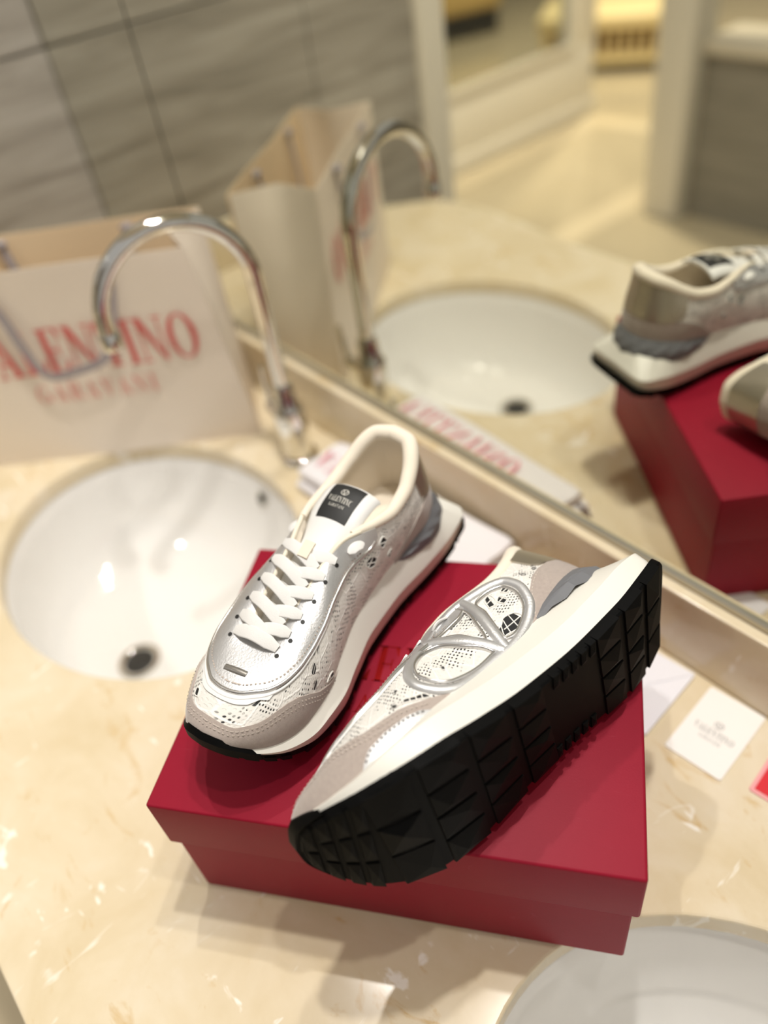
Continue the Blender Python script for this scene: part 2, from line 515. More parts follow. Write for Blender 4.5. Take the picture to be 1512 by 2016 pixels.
# ------------------------------------------------------------------ tap
fx, fy = -.335, -.070
tp = empty('basin_tap', (fx, fy, 0), label='chrome gooseneck tap with a side lever behind the basin', cat='tap')
lathe('base_flange', [(.027, 0), (.027, .004), (.0245, .008), (.0205, .010)], CHROME, tp, 36)
lathe('valve_body', [(.0200, .010), (.0200, .045), (.0212, .048), (.0212, .078), (.0195, .083), (.0150, .088), (.0140, .112), (.0115, .118)], CHROME, tp, 36)
dirv = Vector((-.036, -.169, 0)); rad = dirv.length / 2; dv = dirv.normalized()
pts = [(0, 0, z) for z in np.linspace(.11, .262, 10)]
for a in np.linspace(0, math.pi * .99, 34):
    c = dv * (rad - rad * math.cos(a)); pts.append((c.x, c.y, .262 + rad * math.sin(a)))
c = dv * 2 * rad
pts += [(c.x, c.y, .255), (c.x, c.y, .246)]
sp = tube('spout', pts, .0098, CHROME, tp, 20)
lathe('aerator', [(.0112, .238), (.0116, .240), (.0116, .256), (.0100, .258)], CHROME, sp, 24, (c.x, c.y, 0))
lv = tube('lever_arm', [(-.015, 0, .062), (-.032, .001, .062), (-.050, .003, .062)], [.0105, .0105, .0095], CHROME, tp, 18)
tube('lever_handle', [(-.046, .003, .060), (-.050, .004, .080), (-.054, .006, .118)], [.0055, .0048, .0042], CHROME, lv, 14)
# ------------------------------------------------------------------ shoe surface
# Local axes of the left shoe: x heel -> toe, y towards the lateral side, z up, metres.
_PC = {}
def pchip(xs, ys, x):
    key = (id(xs), id(ys))
    if key not in _PC:
        a = np.asarray(xs, float); c = np.asarray(ys, float)
        h = np.diff(a); d = np.diff(c) / h
        m = np.zeros_like(c)
        for i in range(1, len(a) - 1):
            if d[i-1] * d[i] > 0:
                w1 = 2*h[i] + h[i-1]; w2 = h[i] + 2*h[i-1]
                m[i] = (w1 + w2) / (w1/d[i-1] + w2/d[i])
        m[0] = d[0]; m[-1] = d[-1]
        _PC[key] = (a, c, h, m, xs, ys)
    xs, ys, h, m = _PC[key][:4]
    x = np.clip(np.asarray(x, float), xs[0], xs[-1])
    i = np.clip(np.searchsorted(xs, x) - 1, 0, len(h) - 1)
    t = (x - xs[i]) / h[i]
    return ((2*t**3 - 3*t**2 + 1) * ys[i] + (t**3 - 2*t**2 + t) * h[i] * m[i]
            + (-2*t**3 + 3*t**2) * ys[i+1] + (t**3 - t**2) * h[i] * m[i+1])

SL = 0.310                     # length over the outsole
# outsole outline, tables over k (0 heel centre, 1 toe tip), lateral and medial
OK_ = [0, .03, .06, .10, .16, .25, .36, .47, .58, .69, .79, .87, .925, .962, .985, 1.0]
OX = [0, .0005, .003, .012, .034, .070, .115, .155, .190, .222, .252, .276, .292, .302, .308, .310]
OYL = [0, .027, .0425, .0470, .0475, .0450, .0415, .0435, .0490, .0530, .0495, .0395, .0280, .0175, .0070, -.008]
OYM = [0, -.027, -.0425, -.0460, -.0455, -.0425, -.0375, -.0385, -.0455, -.0535, -.0550, -.0500, -.0415, -.0310, -.0205, -.008]
ZT_ = [0, .02, .06, .10, .17, .20, .225, .25, .275, .295, .310]
ZB_ = [.012, .007, .001, 0, 0, .001, .004, .010, .022, .038, .053]
# top edge of the midsole over x
MZX = [0, .012, .03, .07, .12, .16, .20, .235, .265, .285, .300, .310]
MZT = [.046, .050, .052, .050, .047, .044, .0395, .0365, .0385, .046, .056, .0615]
# line where the upper meets the midsole (inset from the outline) and the opening line
IK = [0, .06, .12, .2, .3, .45, .6, .75, .87, .95, 1.0]
INS = [.021, .017, .011, .009, .008, .007, .007, .0065, .005, .003, .001]
TK = [0, .05, .10, .16, .24, .32, .40, .455, .50, .58, .68, .78, .86, .92, .96, .985, 1.0]
TX = [.029, .033, .043, .056, .074, .094, .116, .132, .144, .160, .180, .1995, .213, .221, .2255, .2275, .228]
TY = [0, .0165, .0255, .0310, .0345, .0350, .0315, .0265, .0215, .0180, .0165, .0155, .0145, .0120, .0080, .0040, 0]
TZ = [.124, .1225, .1175, .110, .1025, .0995, .1035, .1075, .1085, .1045, .0975, .0905, .0858, .0828, .0812, .0806, .0804]

def zbot(x):
    return pchip(ZT_, ZB_, x)

def outline(k, side):
    """outsole outline in plan: side +1 lateral, -1 medial"""
    return np.stack([pchip(OK_, OX, k), pchip(OK_, OYL if side > 0 else OYM, k)], -1)

def _normals(k, side):
    e = 1e-3
    a = outline(np.clip(k - e, 0, 1), side); b = outline(np.clip(k + e, 0, 1), side)
    d = b - a
    n = np.stack([d[..., 1], -d[..., 0]], -1) * (-side)
    n = -n if side > 0 else -n
    ln = np.linalg.norm(n, axis=-1, keepdims=True); ln[ln < 1e-9] = 1
    n = n / ln
    return n

def out_normal(k, side):
    n = _normals(k, side)
    c = outline(k, side) - np.array([.15, 0])
    s = np.sign((n * c).sum(-1, keepdims=True)); s[s == 0] = 1
    n = n * s
    n = np.where((k <= 1e-6)[..., None], np.array([-1., 0]), n)
    n = np.where((k >= 1 - 1e-6)[..., None], np.array([1., 0]), n)
    return n

def edge(k, side, inset, z=None):
    """outline moved inwards by inset"""
    p = outline(k, side) - out_normal(k, side) * np.asarray(inset)[..., None]
    y = p[..., 1]
    y = np.where(k <= 1e-6, 0, y)
    return np.stack([p[..., 0], y], -1)

HK = [0, .05, .10, .16, .25]
HX = [.0205, .0225, .0300, .0440, .0690]
HY = [0, .0130, .0248, .0325, .0368]
def base_line(k, side):
    p = edge(k, side, pchip(IK, INS, k))
    w = np.clip((k - .17) / .10, 0, 1); w = (w * w * (3 - 2 * w))[..., None]
    q = np.stack([pchip(HK, HX, k), side * pchip(HK, HY, k)], -1)
    p = q * (1 - w) + p * w
    z = pchip(MZX, MZT, p[..., 0]) - .004
    return np.stack([p[..., 0], p[..., 1], z], -1)

def base_normal(k, side):
    """horizontal normal of the line where upper and midsole meet (round at the heel)"""
    e = 2e-3
    d = base_line(np.clip(k + e, 0, 1), side)[..., :2] - base_line(np.clip(k - e, 0, 1), side)[..., :2]
    n = np.stack([-d[..., 1], d[..., 0]], -1) * side
    ln = np.linalg.norm(n, axis=-1, keepdims=True); ln[ln < 1e-9] = 1
    n = n / ln
    n = np.where((k <= 1e-6)[..., None], np.array([-1., 0]), n)
    n = np.where((k >= 1 - 1e-6)[..., None], np.array([1., 0]), n)
    return n

def top_line(k, side):
    return np.stack([pchip(TK, TX, k), side * pchip(TK, TY, k) - .001 * np.clip((k - .4) / .6, 0, 1), pchip(TK, TZ, k)], -1)

def upper(s, h, off=0.0):
    """point(s) of the upper. s in [-1, 1]: |s| = k, sign = side (+ lateral); h 0 sole .. 1 opening; off along the normal"""
    s = np.asarray(s, float); h = np.asarray(h, float)
    s, h = np.broadcast_arrays(s, h)
    def raw(s, h):
        k = np.abs(s)
        out = np.zeros(s.shape + (3,))
        for side in (1, -1):
            m = (s >= 0) if side > 0 else (s < 0)
            if not m.any():
                continue
            kk = k[m]; hh = h[m][..., None]
            B = base_line(kk, side); T = top_line(kk, side)
            n2 = base_normal(kk, side); n = np.concatenate([n2, np.zeros(n2.shape[:-1] + (1,))], -1)
            hgt = (T[..., 2] - B[..., 2])[..., None]
            up = np.zeros_like(B); up[..., 2] = 1
            w = np.clip((kk - .36) / .30, 0, 1)[..., None]; w = w * w * (3 - 2*w)
            dist = (T - B); dist[..., 2] = 0
            dh = np.linalg.norm(dist, axis=-1, keepdims=True)
            dirh = -dist / np.maximum(dh, 1e-6)
            toe = np.clip((kk - .72) / .28, 0, 1)[..., None]
            P1 = B + up * hgt * (.42 + .16 * w + .12 * toe) + n * (.004 + .003 * w * (1 - toe) + .003 * toe)
            P2w = T - up * hgt * .38 + n * .0055
            P2v = T + dirh * dh * (.50 + .08 * toe) - up * hgt * (.10 - .06 * toe)
            P2 = P2w * (1 - w) + P2v * w
            out[m] = (1-hh)**3 * B + 3*(1-hh)**2*hh * P1 + 3*(1-hh)*hh*hh * P2 + hh**3 * T
        return out
    P = raw(s, h)
    off = np.asarray(off, float)
    if np.any(off != 0):
        N = upper_normal(s, h, raw)
        P = P + N * np.broadcast_to(off, s.shape)[..., None]
    return P

def upper_normal(s, h, raw=None):
    if raw is None:
        raw = lambda a, b: upper(a, b)
    e = 2e-3
    def wrap(a):
        return np.where(a > 1, a - 2, np.where(a < -1, a + 2, a))
    du = raw(wrap(s + e), h) - raw(wrap(s - e), h)
    dv = raw(s, np.clip(h + e, 0, 1)) - raw(s, np.clip(h - e, 0, 1))
    N = np.cross(dv, du)
    ln = np.linalg.norm(N, axis=-1, keepdims=True); ln[ln < 1e-12] = 1
    N = N / ln
    c = raw(s, h) - np.array([.15, 0, .05])
    return N

# ------------------------------------------------------------------ shoe box
BX, BY, BANG = 0.06994, -0.46853, 0.65126
BW, BD, BH, LIDH = .340, .2556, .1425, .0574
def red_paper(name, col, rough, scuff):
    m, nt, b, N, L = nodes_of(name)
    tc = N('ShaderNodeTexCoord'); o = tc.outputs['Object']
    c = ramp(nt, [(.35, tuple(x * .93 for x in col[:3]) + (1,)), (.65, col)]); L(noise(nt, o, 14, 6, .65), c.inputs['Fac'])
    n2 = noise(nt, mapping(nt, o, (1, 9, 1), (0, 0, .9)), 30, 3, .5, 3)
    w = ramp(nt, [(.70, (0, 0, 0)), (.76, (1, 1, 1))]); L(n2, w.inputs['Fac'])
    col2 = mixrgb(nt, mathn(nt, 'MULTIPLY', w.outputs['Color'], scuff), c.outputs['Color'], lin(196, 96, 112))
    L(col2, b.inputs['Base Color'])
    b.inputs['Roughness'].default_value = rough
    b.inputs['Specular IOR Level'].default_value = .22
    bp = N('ShaderNodeBump'); bp.inputs['Strength'].default_value = .12; bp.inputs['Distance'].default_value = .0004
    L(noise(nt, o, 900, 3), bp.inputs['Height']); L(bp.outputs['Normal'], b.inputs['Normal'])
    return m
REDP = red_paper('red_box_paper', lin(146, 15, 42), .55, .12)
FOIL = mat('red_foil', lin(200, 40, 40), .18, metal=.75)
sb = empty('shoe_box', (BX, BY, 0), (0, 0, BANG), label='dark red lidded shoe box carrying the two sneakers', cat='shoe box')
def shell(name, lo, hi, t, m, parent, open_bottom):
    """open box with wall thickness t, slightly rounded corners"""
    bm = bmesh.new()
    outer_ = box_bm(lo, hi, .0022, 3)
    tmp = bpy.data.meshes.new('t'); outer_.to_mesh(tmp); outer_.free(); bm.from_mesh(tmp); bpy.data.meshes.remove(tmp)
    zf = lo[2] if open_bottom else hi[2]
    kill = [f for f in bm.faces if abs(f.calc_center_median().z - zf) < 1e-5]
    bmesh.ops.delete(bm, geom=kill, context='FACES')
    o = bm_obj(name, bm, m, parent, smooth=True, sharp=40)
    sd = o.modifiers.new('wall', 'SOLIDIFY'); sd.thickness = t; sd.offset = -1
    return o
shell('box_body', (.0040, .0040, .0002), (BW - .0040, BD - .0040, BH - .003), .0018, REDP, sb, False)
lid = shell('lid', (0, 0, BH - LIDH), (BW, BD, BH), .0018, REDP, sb, True)
text_mesh('foil_lettering', 'VALENTINO', .034, .205, FOIL, lid, lambda u, v: (BW/2 + u, BD/2 + .012 + v, BH + .00025))
text_mesh('foil_lettering', 'GARAVANI', .016, .110, FOIL, lid, lambda u, v: (BW/2 + u, BD/2 - .026 + v, BH + .00025))

# ------------------------------------------------------------------ paper carrier bag
BAGH, BAGW, BAGD = .282, .365, .118
bu = Vector((-.63, -.777, 0)).normalized(); bn = Vector((-.777, .63, 0))     # along the front (to the far end), towards the wall
bp0 = Vector((-.437, -.098, 0))
bg_ = empty('shopping_bag', bp0, label='cream paper shopping bag with red serif lettering and ribbon handles', cat='bag')
PAPER = mat('cream_paper', lin(236, 223, 206), .55, bump=(9, .35, .006), var=(6, .03))
PAPERIN = mat('cream_paper_inside', lin(232, 208, 172), .6)
REDINK = mat('red_print', lin(212, 96, 90), .5)
RIBBON = mat('grey_lilac_ribbon', lin(158, 149, 150), .45, sheen=.2)
def bagp(u, d, z):
    return bu * u + bn * d + Vector((0, 0, z))
def panel(name, fn, nu, nv, th, m, parent, nrm):
    """sheet of paper fn(a, b) with thickness th towards nrm"""
    V = []; F = []
    for i in range(nu + 1):
        for j in range(nv + 1):
            V.append(fn(i / nu, j / nv))
    n0 = len(V)
    V += [v + nrm * th for v in V[:n0]]
    id_ = lambda i, j: i * (nv + 1) + j
    for i in range(nu):
        for j in range(nv):
            q = (id_(i, j), id_(i+1, j), id_(i+1, j+1), id_(i, j+1))
            F.append(q); F.append(tuple(x + n0 for x in q[::-1]))
    bd = [id_(i, 0) for i in range(nu)] + [id_(nu, j) for j in range(nv)] + [id_(i, nv) for i in range(nu, 0, -1)] + [id_(0, j) for j in range(nv, 0, -1)]
    for a, b in zip(bd, bd[1:] + bd[:1]):
        F.append((b, a, a + n0, b + n0))
    return mesh_obj(name, V, F, m, parent, True, 50)
wob = lambda a, b, s: .004 * math.sin(3.1 * a + s) * math.sin(math.pi * b) + .0025 * math.sin(7 * a + 5 * b + s)
fp = panel('front_panel', lambda a, b: bagp(a * BAGW - .030 * (1 - b) * (1 - a), wob(a, b, .4) * math.sin(math.pi * a) - .002 * b, b * BAGH), 24, 18, .0012, PAPER, bg_, bn)
bk = panel('back_panel', lambda a, b: bagp(a * BAGW - .006 * (1 - b) * (1 - a), BAGD + wob(a, b, 2.0) * math.sin(math.pi * a) + .004 * b, b * BAGH), 24, 18, .0012, PAPERIN, bg_, -bn)
panel('bag_bottom', lambda a, b: bagp(a * BAGW - (.030 * (1 - b) + .006 * b) * (1 - a), b * BAGD, .0012), 4, 4, .0012, PAPER, bg_, Vector((0, 0, -1)))
for sgn, u0 in ((1, 0), (-1, BAGW)):
    g = panel('gusset_fold', lambda a, b: bagp(u0 - ((.030 * (1 - a) + .006 * a) * (1 - b) if sgn > 0 else 0) + sgn * .030 * (1 - abs(2*a - 1)) * b * b, a * BAGD * 1.0, b * BAGH), 8, 12, .0012, PAPER, bg_, bu * sgn)
fr = lambda u, v: bagp(BAGW/2 - u, -.0030 + wob((BAGW/2 - u) / BAGW, (.170 + v) / BAGH, .4) * math.sin(math.pi * (BAGW/2 - u) / BAGW) - .002 * (.17 + v) / BAGH, .170 + v)
text_mesh('front_lettering', 'VALENTINO', .063, .312, REDINK, bg_, lambda u, v: fr(u + .0105, v), track=.05)
fr2 = lambda u, v: fr(u + .0105, v - .062)
text_mesh('front_lettering', 'GARAVANI', .026, .165, mat('red_print_thin', lin(224, 150, 138), .5), bg_, fr2, track=.22)
def ribbon(name, pts, w, m, parent, wdir):
    P = smooth_path(pts, 60); V = []; F = []
    for i, p in enumerate(P):
        p = Vector(p)
        t = (Vector(P[min(i+1, 59)]) - Vector(P[max(i-1, 0)])).normalized()
        n = t.cross(wdir).normalized()        # ribbon lies with its normal near wdir x t
        for s, q in ((-1, 0), (1, 0), (1, 1), (-1, 1)):
            V.append(p + n * (s * w / 2) + wdir * (q * .0008))
    for i in range(59):
        for j in range(4):
            F.append((i*4 + j, i*4 + (j+1) % 4, (i+1)*4 + (j+1) % 4, (i+1)*4 + j))
    F += [(0, 1, 2, 3), tuple(59*4 + j for j in (3, 2, 1, 0))]
    return mesh_obj(name, V, F, m, parent, True, 50)
out = -bn
ribbon('ribbon_handle', [bagp(.097, -.004, .272), bagp(.104, -.006, .235), bagp(.118, -.010, .195), bagp(.139, -.014, .158), bagp(.178, -.015, .146), bagp(.219, -.014, .143),
                         bagp(.236, -.012, .185), bagp(.246, -.010, .235), bagp(.268, -.005, .272)], .012, RIBBON, bg_, out)
ribbon('ribbon_handle', [bagp(.097, BAGD - .006, .270), bagp(.105, BAGD - .012, .235), bagp(.13, BAGD - .02, .17), bagp(.18, BAGD - .02, .15), bagp(.235, BAGD - .02, .17),
                         bagp(.26, BAGD - .012, .235), bagp(.268, BAGD - .006, .270)], .012, RIBBON, bg_, out)
for d in (-.0035, BAGD - .004):
    for u in (.097, .268):
        tube('ribbon_knot', [bagp(u - .008, d - .001, .272), bagp(u, d - .004, .273), bagp(u + .008, d - .001, .272)], [.003, .0065, .003], RIBBON, bg_, 10)

# ------------------------------------------------------------------ folded dust bag against the wall
CLOTH = mat('white_cotton', lin(236, 232, 233), .85, sheen=.3, bump=(220, .25, .0006))
db = empty('dust_bag', (-.135, -.064, 0), (0, 0, .05), label='folded white cotton dust bag with red lettering lying along the backsplash', cat='dust bag')
def slab(name, cx, cy, z0, lx, ly, lz, m, parent, seed, nx=26, ny=8):
    rnd = random.Random(seed); ph = [rnd.uniform(0, 6) for _ in range(4)]
    V = []; F = []
    ring = 10
    # cross-section: rounded flat loop swept along x
    for i in range(nx + 1):
        a = i / nx; x = cx + (a - .5) * lx
        wy = ly * (1 + .02 * math.sin(5*a + ph[0])); wz = lz * (1 + .12 * math.sin(7*a + ph[1])) * (1 if 0 < i < nx else .8)
        yc = cy + .0012 * math.sin(6*a + ph[2])
        pts = []
        for j in range(ny + 1):
            pts.append((yc - wy/2 + wy * j / ny, z0 + .0006 * math.sin(9*a + j + ph[3]) + 0.0006))
        for j in range(1, 5):
            t = -math.pi/2 + math.pi * j / 5; pts.append((yc + wy/2 + wz/2 * math.cos(t), z0 + wz/2 + wz/2 * math.sin(t)))
        for j in range(ny + 1):
            pts.append((yc + wy/2 - wy * j / ny, z0 + wz + .0012 * math.sin(9*a + 1.3*j + ph[1])))
        for j in range(1, 5):
            t = math.pi/2 + math.pi * j / 5; pts.append((yc - wy/2 + wz/2 * math.cos(t), z0 + wz/2 + wz/2 * math.sin(t)))
        V += [(x, y, z) for y, z in pts]; K = len(pts)
    for i in range(nx):
        for j in range(K):
            F.append((i*K + j, i*K + (j+1) % K, (i+1)*K + (j+1) % K, (i+1)*K + j))
    F.append(tuple(range(K))); F.append(tuple(nx*K + j for j in reversed(range(K))))
    return mesh_obj(name, V, F, m, parent, True, 60)
slab('lower_fold', 0, 0, 0.0, .300, .068, .016, CLOTH, db, 1)
slab('upper_fold', -.003, .002, .0175, .292, .064, .015, CLOTH, db, 2)
REDSOFT = mat('faded_red_print', lin(228, 132, 146), .7)
text_mesh('dust_bag_lettering', 'VALENTINO', .030, .205, REDSOFT, db, lambda u, v: (u - .036, v - .004, .0358), track=.14)
tube('drawstring', smooth_path([(.144, -.028, .014), (.158, -.030, .006), (.166, -.018, .004), (.160, -.004, .006), (.146, .004, .014)], 24), .0022, mat('dark_cord', lin(92, 66, 66), .7), db, 8)

# ------------------------------------------------------------------ cards beside the box
WHITE = mat('white_card', lin(246, 243, 238), .5)
def card(name, c, ang, w, l, t, m, label, z=.0003, bev=.0012):
    e = empty(name, (c[0], c[1], z), (0, 0, ang), label=label, cat='card')
    bm = box_bm((-w/2, -l/2, 0), (w/2, l/2, t))
    ve = [ed for ed in bm.edges if abs(ed.verts[0].co.z - ed.verts[1].co.z) > 1e-6]
    bmesh.ops.bevel(bm, geom=ve, offset=bev, segments=2, affect='EDGES')
    bm_obj('card_stock', bm, m, e)
    return e
c1 = card('care_card', (.2775, -.0565), .07, .052, .080, .0012, WHITE, 'square-cornered white card with small grey lettering nearest the red card')
INK = mat('grey_print', lin(150, 148, 146), .6)
text_mesh('card_lettering', 'VALENTINO', .0066, .036, INK, c1, lambda u, v: (u, v - .003, .00135), track=.16)
text_mesh('card_lettering', 'GARAVANI', .0036, .019, INK, c1, lambda u, v: (u, v - .011, .00135), track=.2)
emblem_mesh('card_emblem', .0042, INK, c1, lambda u, v: (u, v + .0065, .00135))
c2 = card('card_envelope', (.207, -.0625), .07, .056, .084, .0030, mat('cool_white_paper', lin(236, 235, 240), .55), 'plain white envelope between the red box and the lettered card')
V = [(-.028, .042, .0032), (.028, .042, .0032), (.0, .004, .0034)]
mesh_obj('envelope_flap', V + [(a, b, c + .0004) for a, b, c in V], [(0, 1, 2), (5, 4, 3), (0, 3, 4, 1), (1, 4, 5, 2), (2, 5, 3, 0)], MATS['cool_white_paper'], c2, smooth=False)
c3 = card('red_card', (.3535, -.0600), .10, .060, .044, .0010, mat('clear_sleeve', lin(240, 170, 172), .2), 'red card with a pale pink border at the right of the counter')
box('card_face', (-.0265, -.0185, .001), (.0265, .0185, .0016), mat('bright_red_card', lin(214, 28, 44), .4), c3)
# ------------------------------------------------------------------ sneaker materials
def lace_material():
    """white guipure lace over a dark net: fields of small pierced dots, corded outlines, a few large open motifs"""
    m, nt, b, N, L = nodes_of('white_floral_lace')
    uv = N('ShaderNodeUVMap').outputs['UV']
    def voro(vec, scale, feat='F1', rnd=1.0):
        v = N('ShaderNodeTexVoronoi'); v.voronoi_dimensions = '2D'; v.feature = feat
        v.inputs['Scale'].default_value = scale; v.inputs['Randomness'].default_value = rnd
        L(vec, v.inputs['Vector']); return v
    def step(val, a, b_):
        r = N('ShaderNodeMapRange'); r.interpolation_type = 'SMOOTHSTEP'
        r.inputs['From Min'].default_value = a; r.inputs['From Max'].default_value = b_
        L(val, r.inputs['Value']); return r.outputs['Result']
    skew = mapping(nt, uv, (1, 1, 1), (0, 0, .6))
    dots = voro(skew, 330, rnd=.25)
    hole = step(dots.outputs['Distance'], .30, .20)
    region = step(noise(nt, uv, 62, 3, .55, .4), .50, .56)
    small = mathn(nt, 'MULTIPLY', hole, region)
    # large open motifs cut by bars of thread
    cell = voro(uv, 88)
    open_ = step(cell.outputs['Distance'], .34, .28)
    sel = step(noise(nt, uv, 30, 2), .60, .635)
    wv = N('ShaderNodeTexWave'); wv.inputs['Scale'].default_value = 95; wv.inputs['Distortion'].default_value = 2.5
    L(mapping(nt, uv, (1, 1, 1), (0, 0, 1.0)), wv.inputs['Vector'])
    bars = step(wv.outputs['Fac'], .80, .90)
    big = mathn(nt, 'MULTIPLY', mathn(nt, 'MULTIPLY', open_, sel), mathn(nt, 'SUBTRACT', 1.0, bars))
    dark = mathn(nt, 'MAXIMUM', small, big, True)
    # corded outlines of leaves and petals
    cord = voro(uv, 64, 'DISTANCE_TO_EDGE')
    rope = step(cord.outputs['Distance'], .075, .02)
    tone = mixrgb(nt, mathn(nt, 'MULTIPLY', noise(nt, uv, 420, 2), .5), lin(232, 229, 223), lin(202, 197, 190))
    tone2 = mixrgb(nt, rope, tone, lin(238, 235, 230))
    col = mixrgb(nt, dark, tone2, (.012, .012, .013, 1))
    L(col, b.inputs['Base Color'])
    b.inputs['Roughness'].default_value = .62
    b.inputs['Sheen Weight'].default_value = .15
    h = mathn(nt, 'ADD', mathn(nt, 'MULTIPLY', rope, .8), mathn(nt, 'MULTIPLY', noise(nt, uv, 500, 3), .45))
    h = mathn(nt, 'SUBTRACT', h, mathn(nt, 'MULTIPLY', mathn(nt, 'MAXIMUM', hole, 0.0), .7))
    h = mathn(nt, 'SUBTRACT', h, big)
    bp = N('ShaderNodeBump'); bp.inputs['Strength'].default_value = .55; bp.inputs['Distance'].default_value = .0006
    L(h, bp.inputs['Height']); L(bp.outputs['Normal'], b.inputs['Normal'])
    return m
LACE = lace_material()
SUEDE = mat('taupe_suede', lin(172, 159, 151), .92, spec=.15, sheen=.5, bump=(1500, .5, .0005), var=(380, .14))
SUEDE2 = mat('taupe_suede_edge', lin(150, 134, 126), .92, spec=.15, sheen=.4, bump=(1500, .5, .0005))
SILVER = mat('silver_leather', lin(216, 216, 217), .45, metal=.82, bump=(620, .45, .0005), var=(60, .06))
SILVERP = mat('silver_piping', lin(214, 212, 210), .26, metal=.95)
CREAMLIN = mat('cream_lining', lin(236, 225, 207), .8, sheen=.2, bump=(700, .15, .0004))
CREAMPIPE = mat('cream_piping', lin(238, 228, 208), .6)
MIDSOLE = mat('ivory_midsole', lin(228, 225, 216), .45, spec=.4)
RUBBER = mat('black_rubber', (.0022, .0022, .0022, 1), .6, spec=.08)
CLIPGREY = mat('grey_rubber', lin(112, 113, 117), .55)
CORDW = mat('white_shoelace', lin(228, 226, 223), .75, sheen=.2, bump=(900, .3, .0004))
LEATHERW = mat('white_leather', lin(230, 229, 227), .4)
LABELBLK = mat('black_label', (.012, .012, .012, 1), .6)
LABELWHT = mat('label_thread', lin(214, 210, 200), .6)
BEIGEW = mat('beige_webbing', lin(236, 222, 204), .8)
THREAD = mat('stitch_thread', lin(196, 184, 174), .8)
STEELBAR = mat('grey_bar', lin(150, 146, 140), .35, metal=.7)
NETBLK = mat('black_net', (.008, .008, .009, 1), .7, bump=(2500, .6, .0004))
LACECORD = mat('lace_cord', lin(232, 229, 223), .7)
HEELSILVER = mat('pewter_leather', lin(186, 178, 164), .36, metal=.85, bump=(300, .2, .0005))

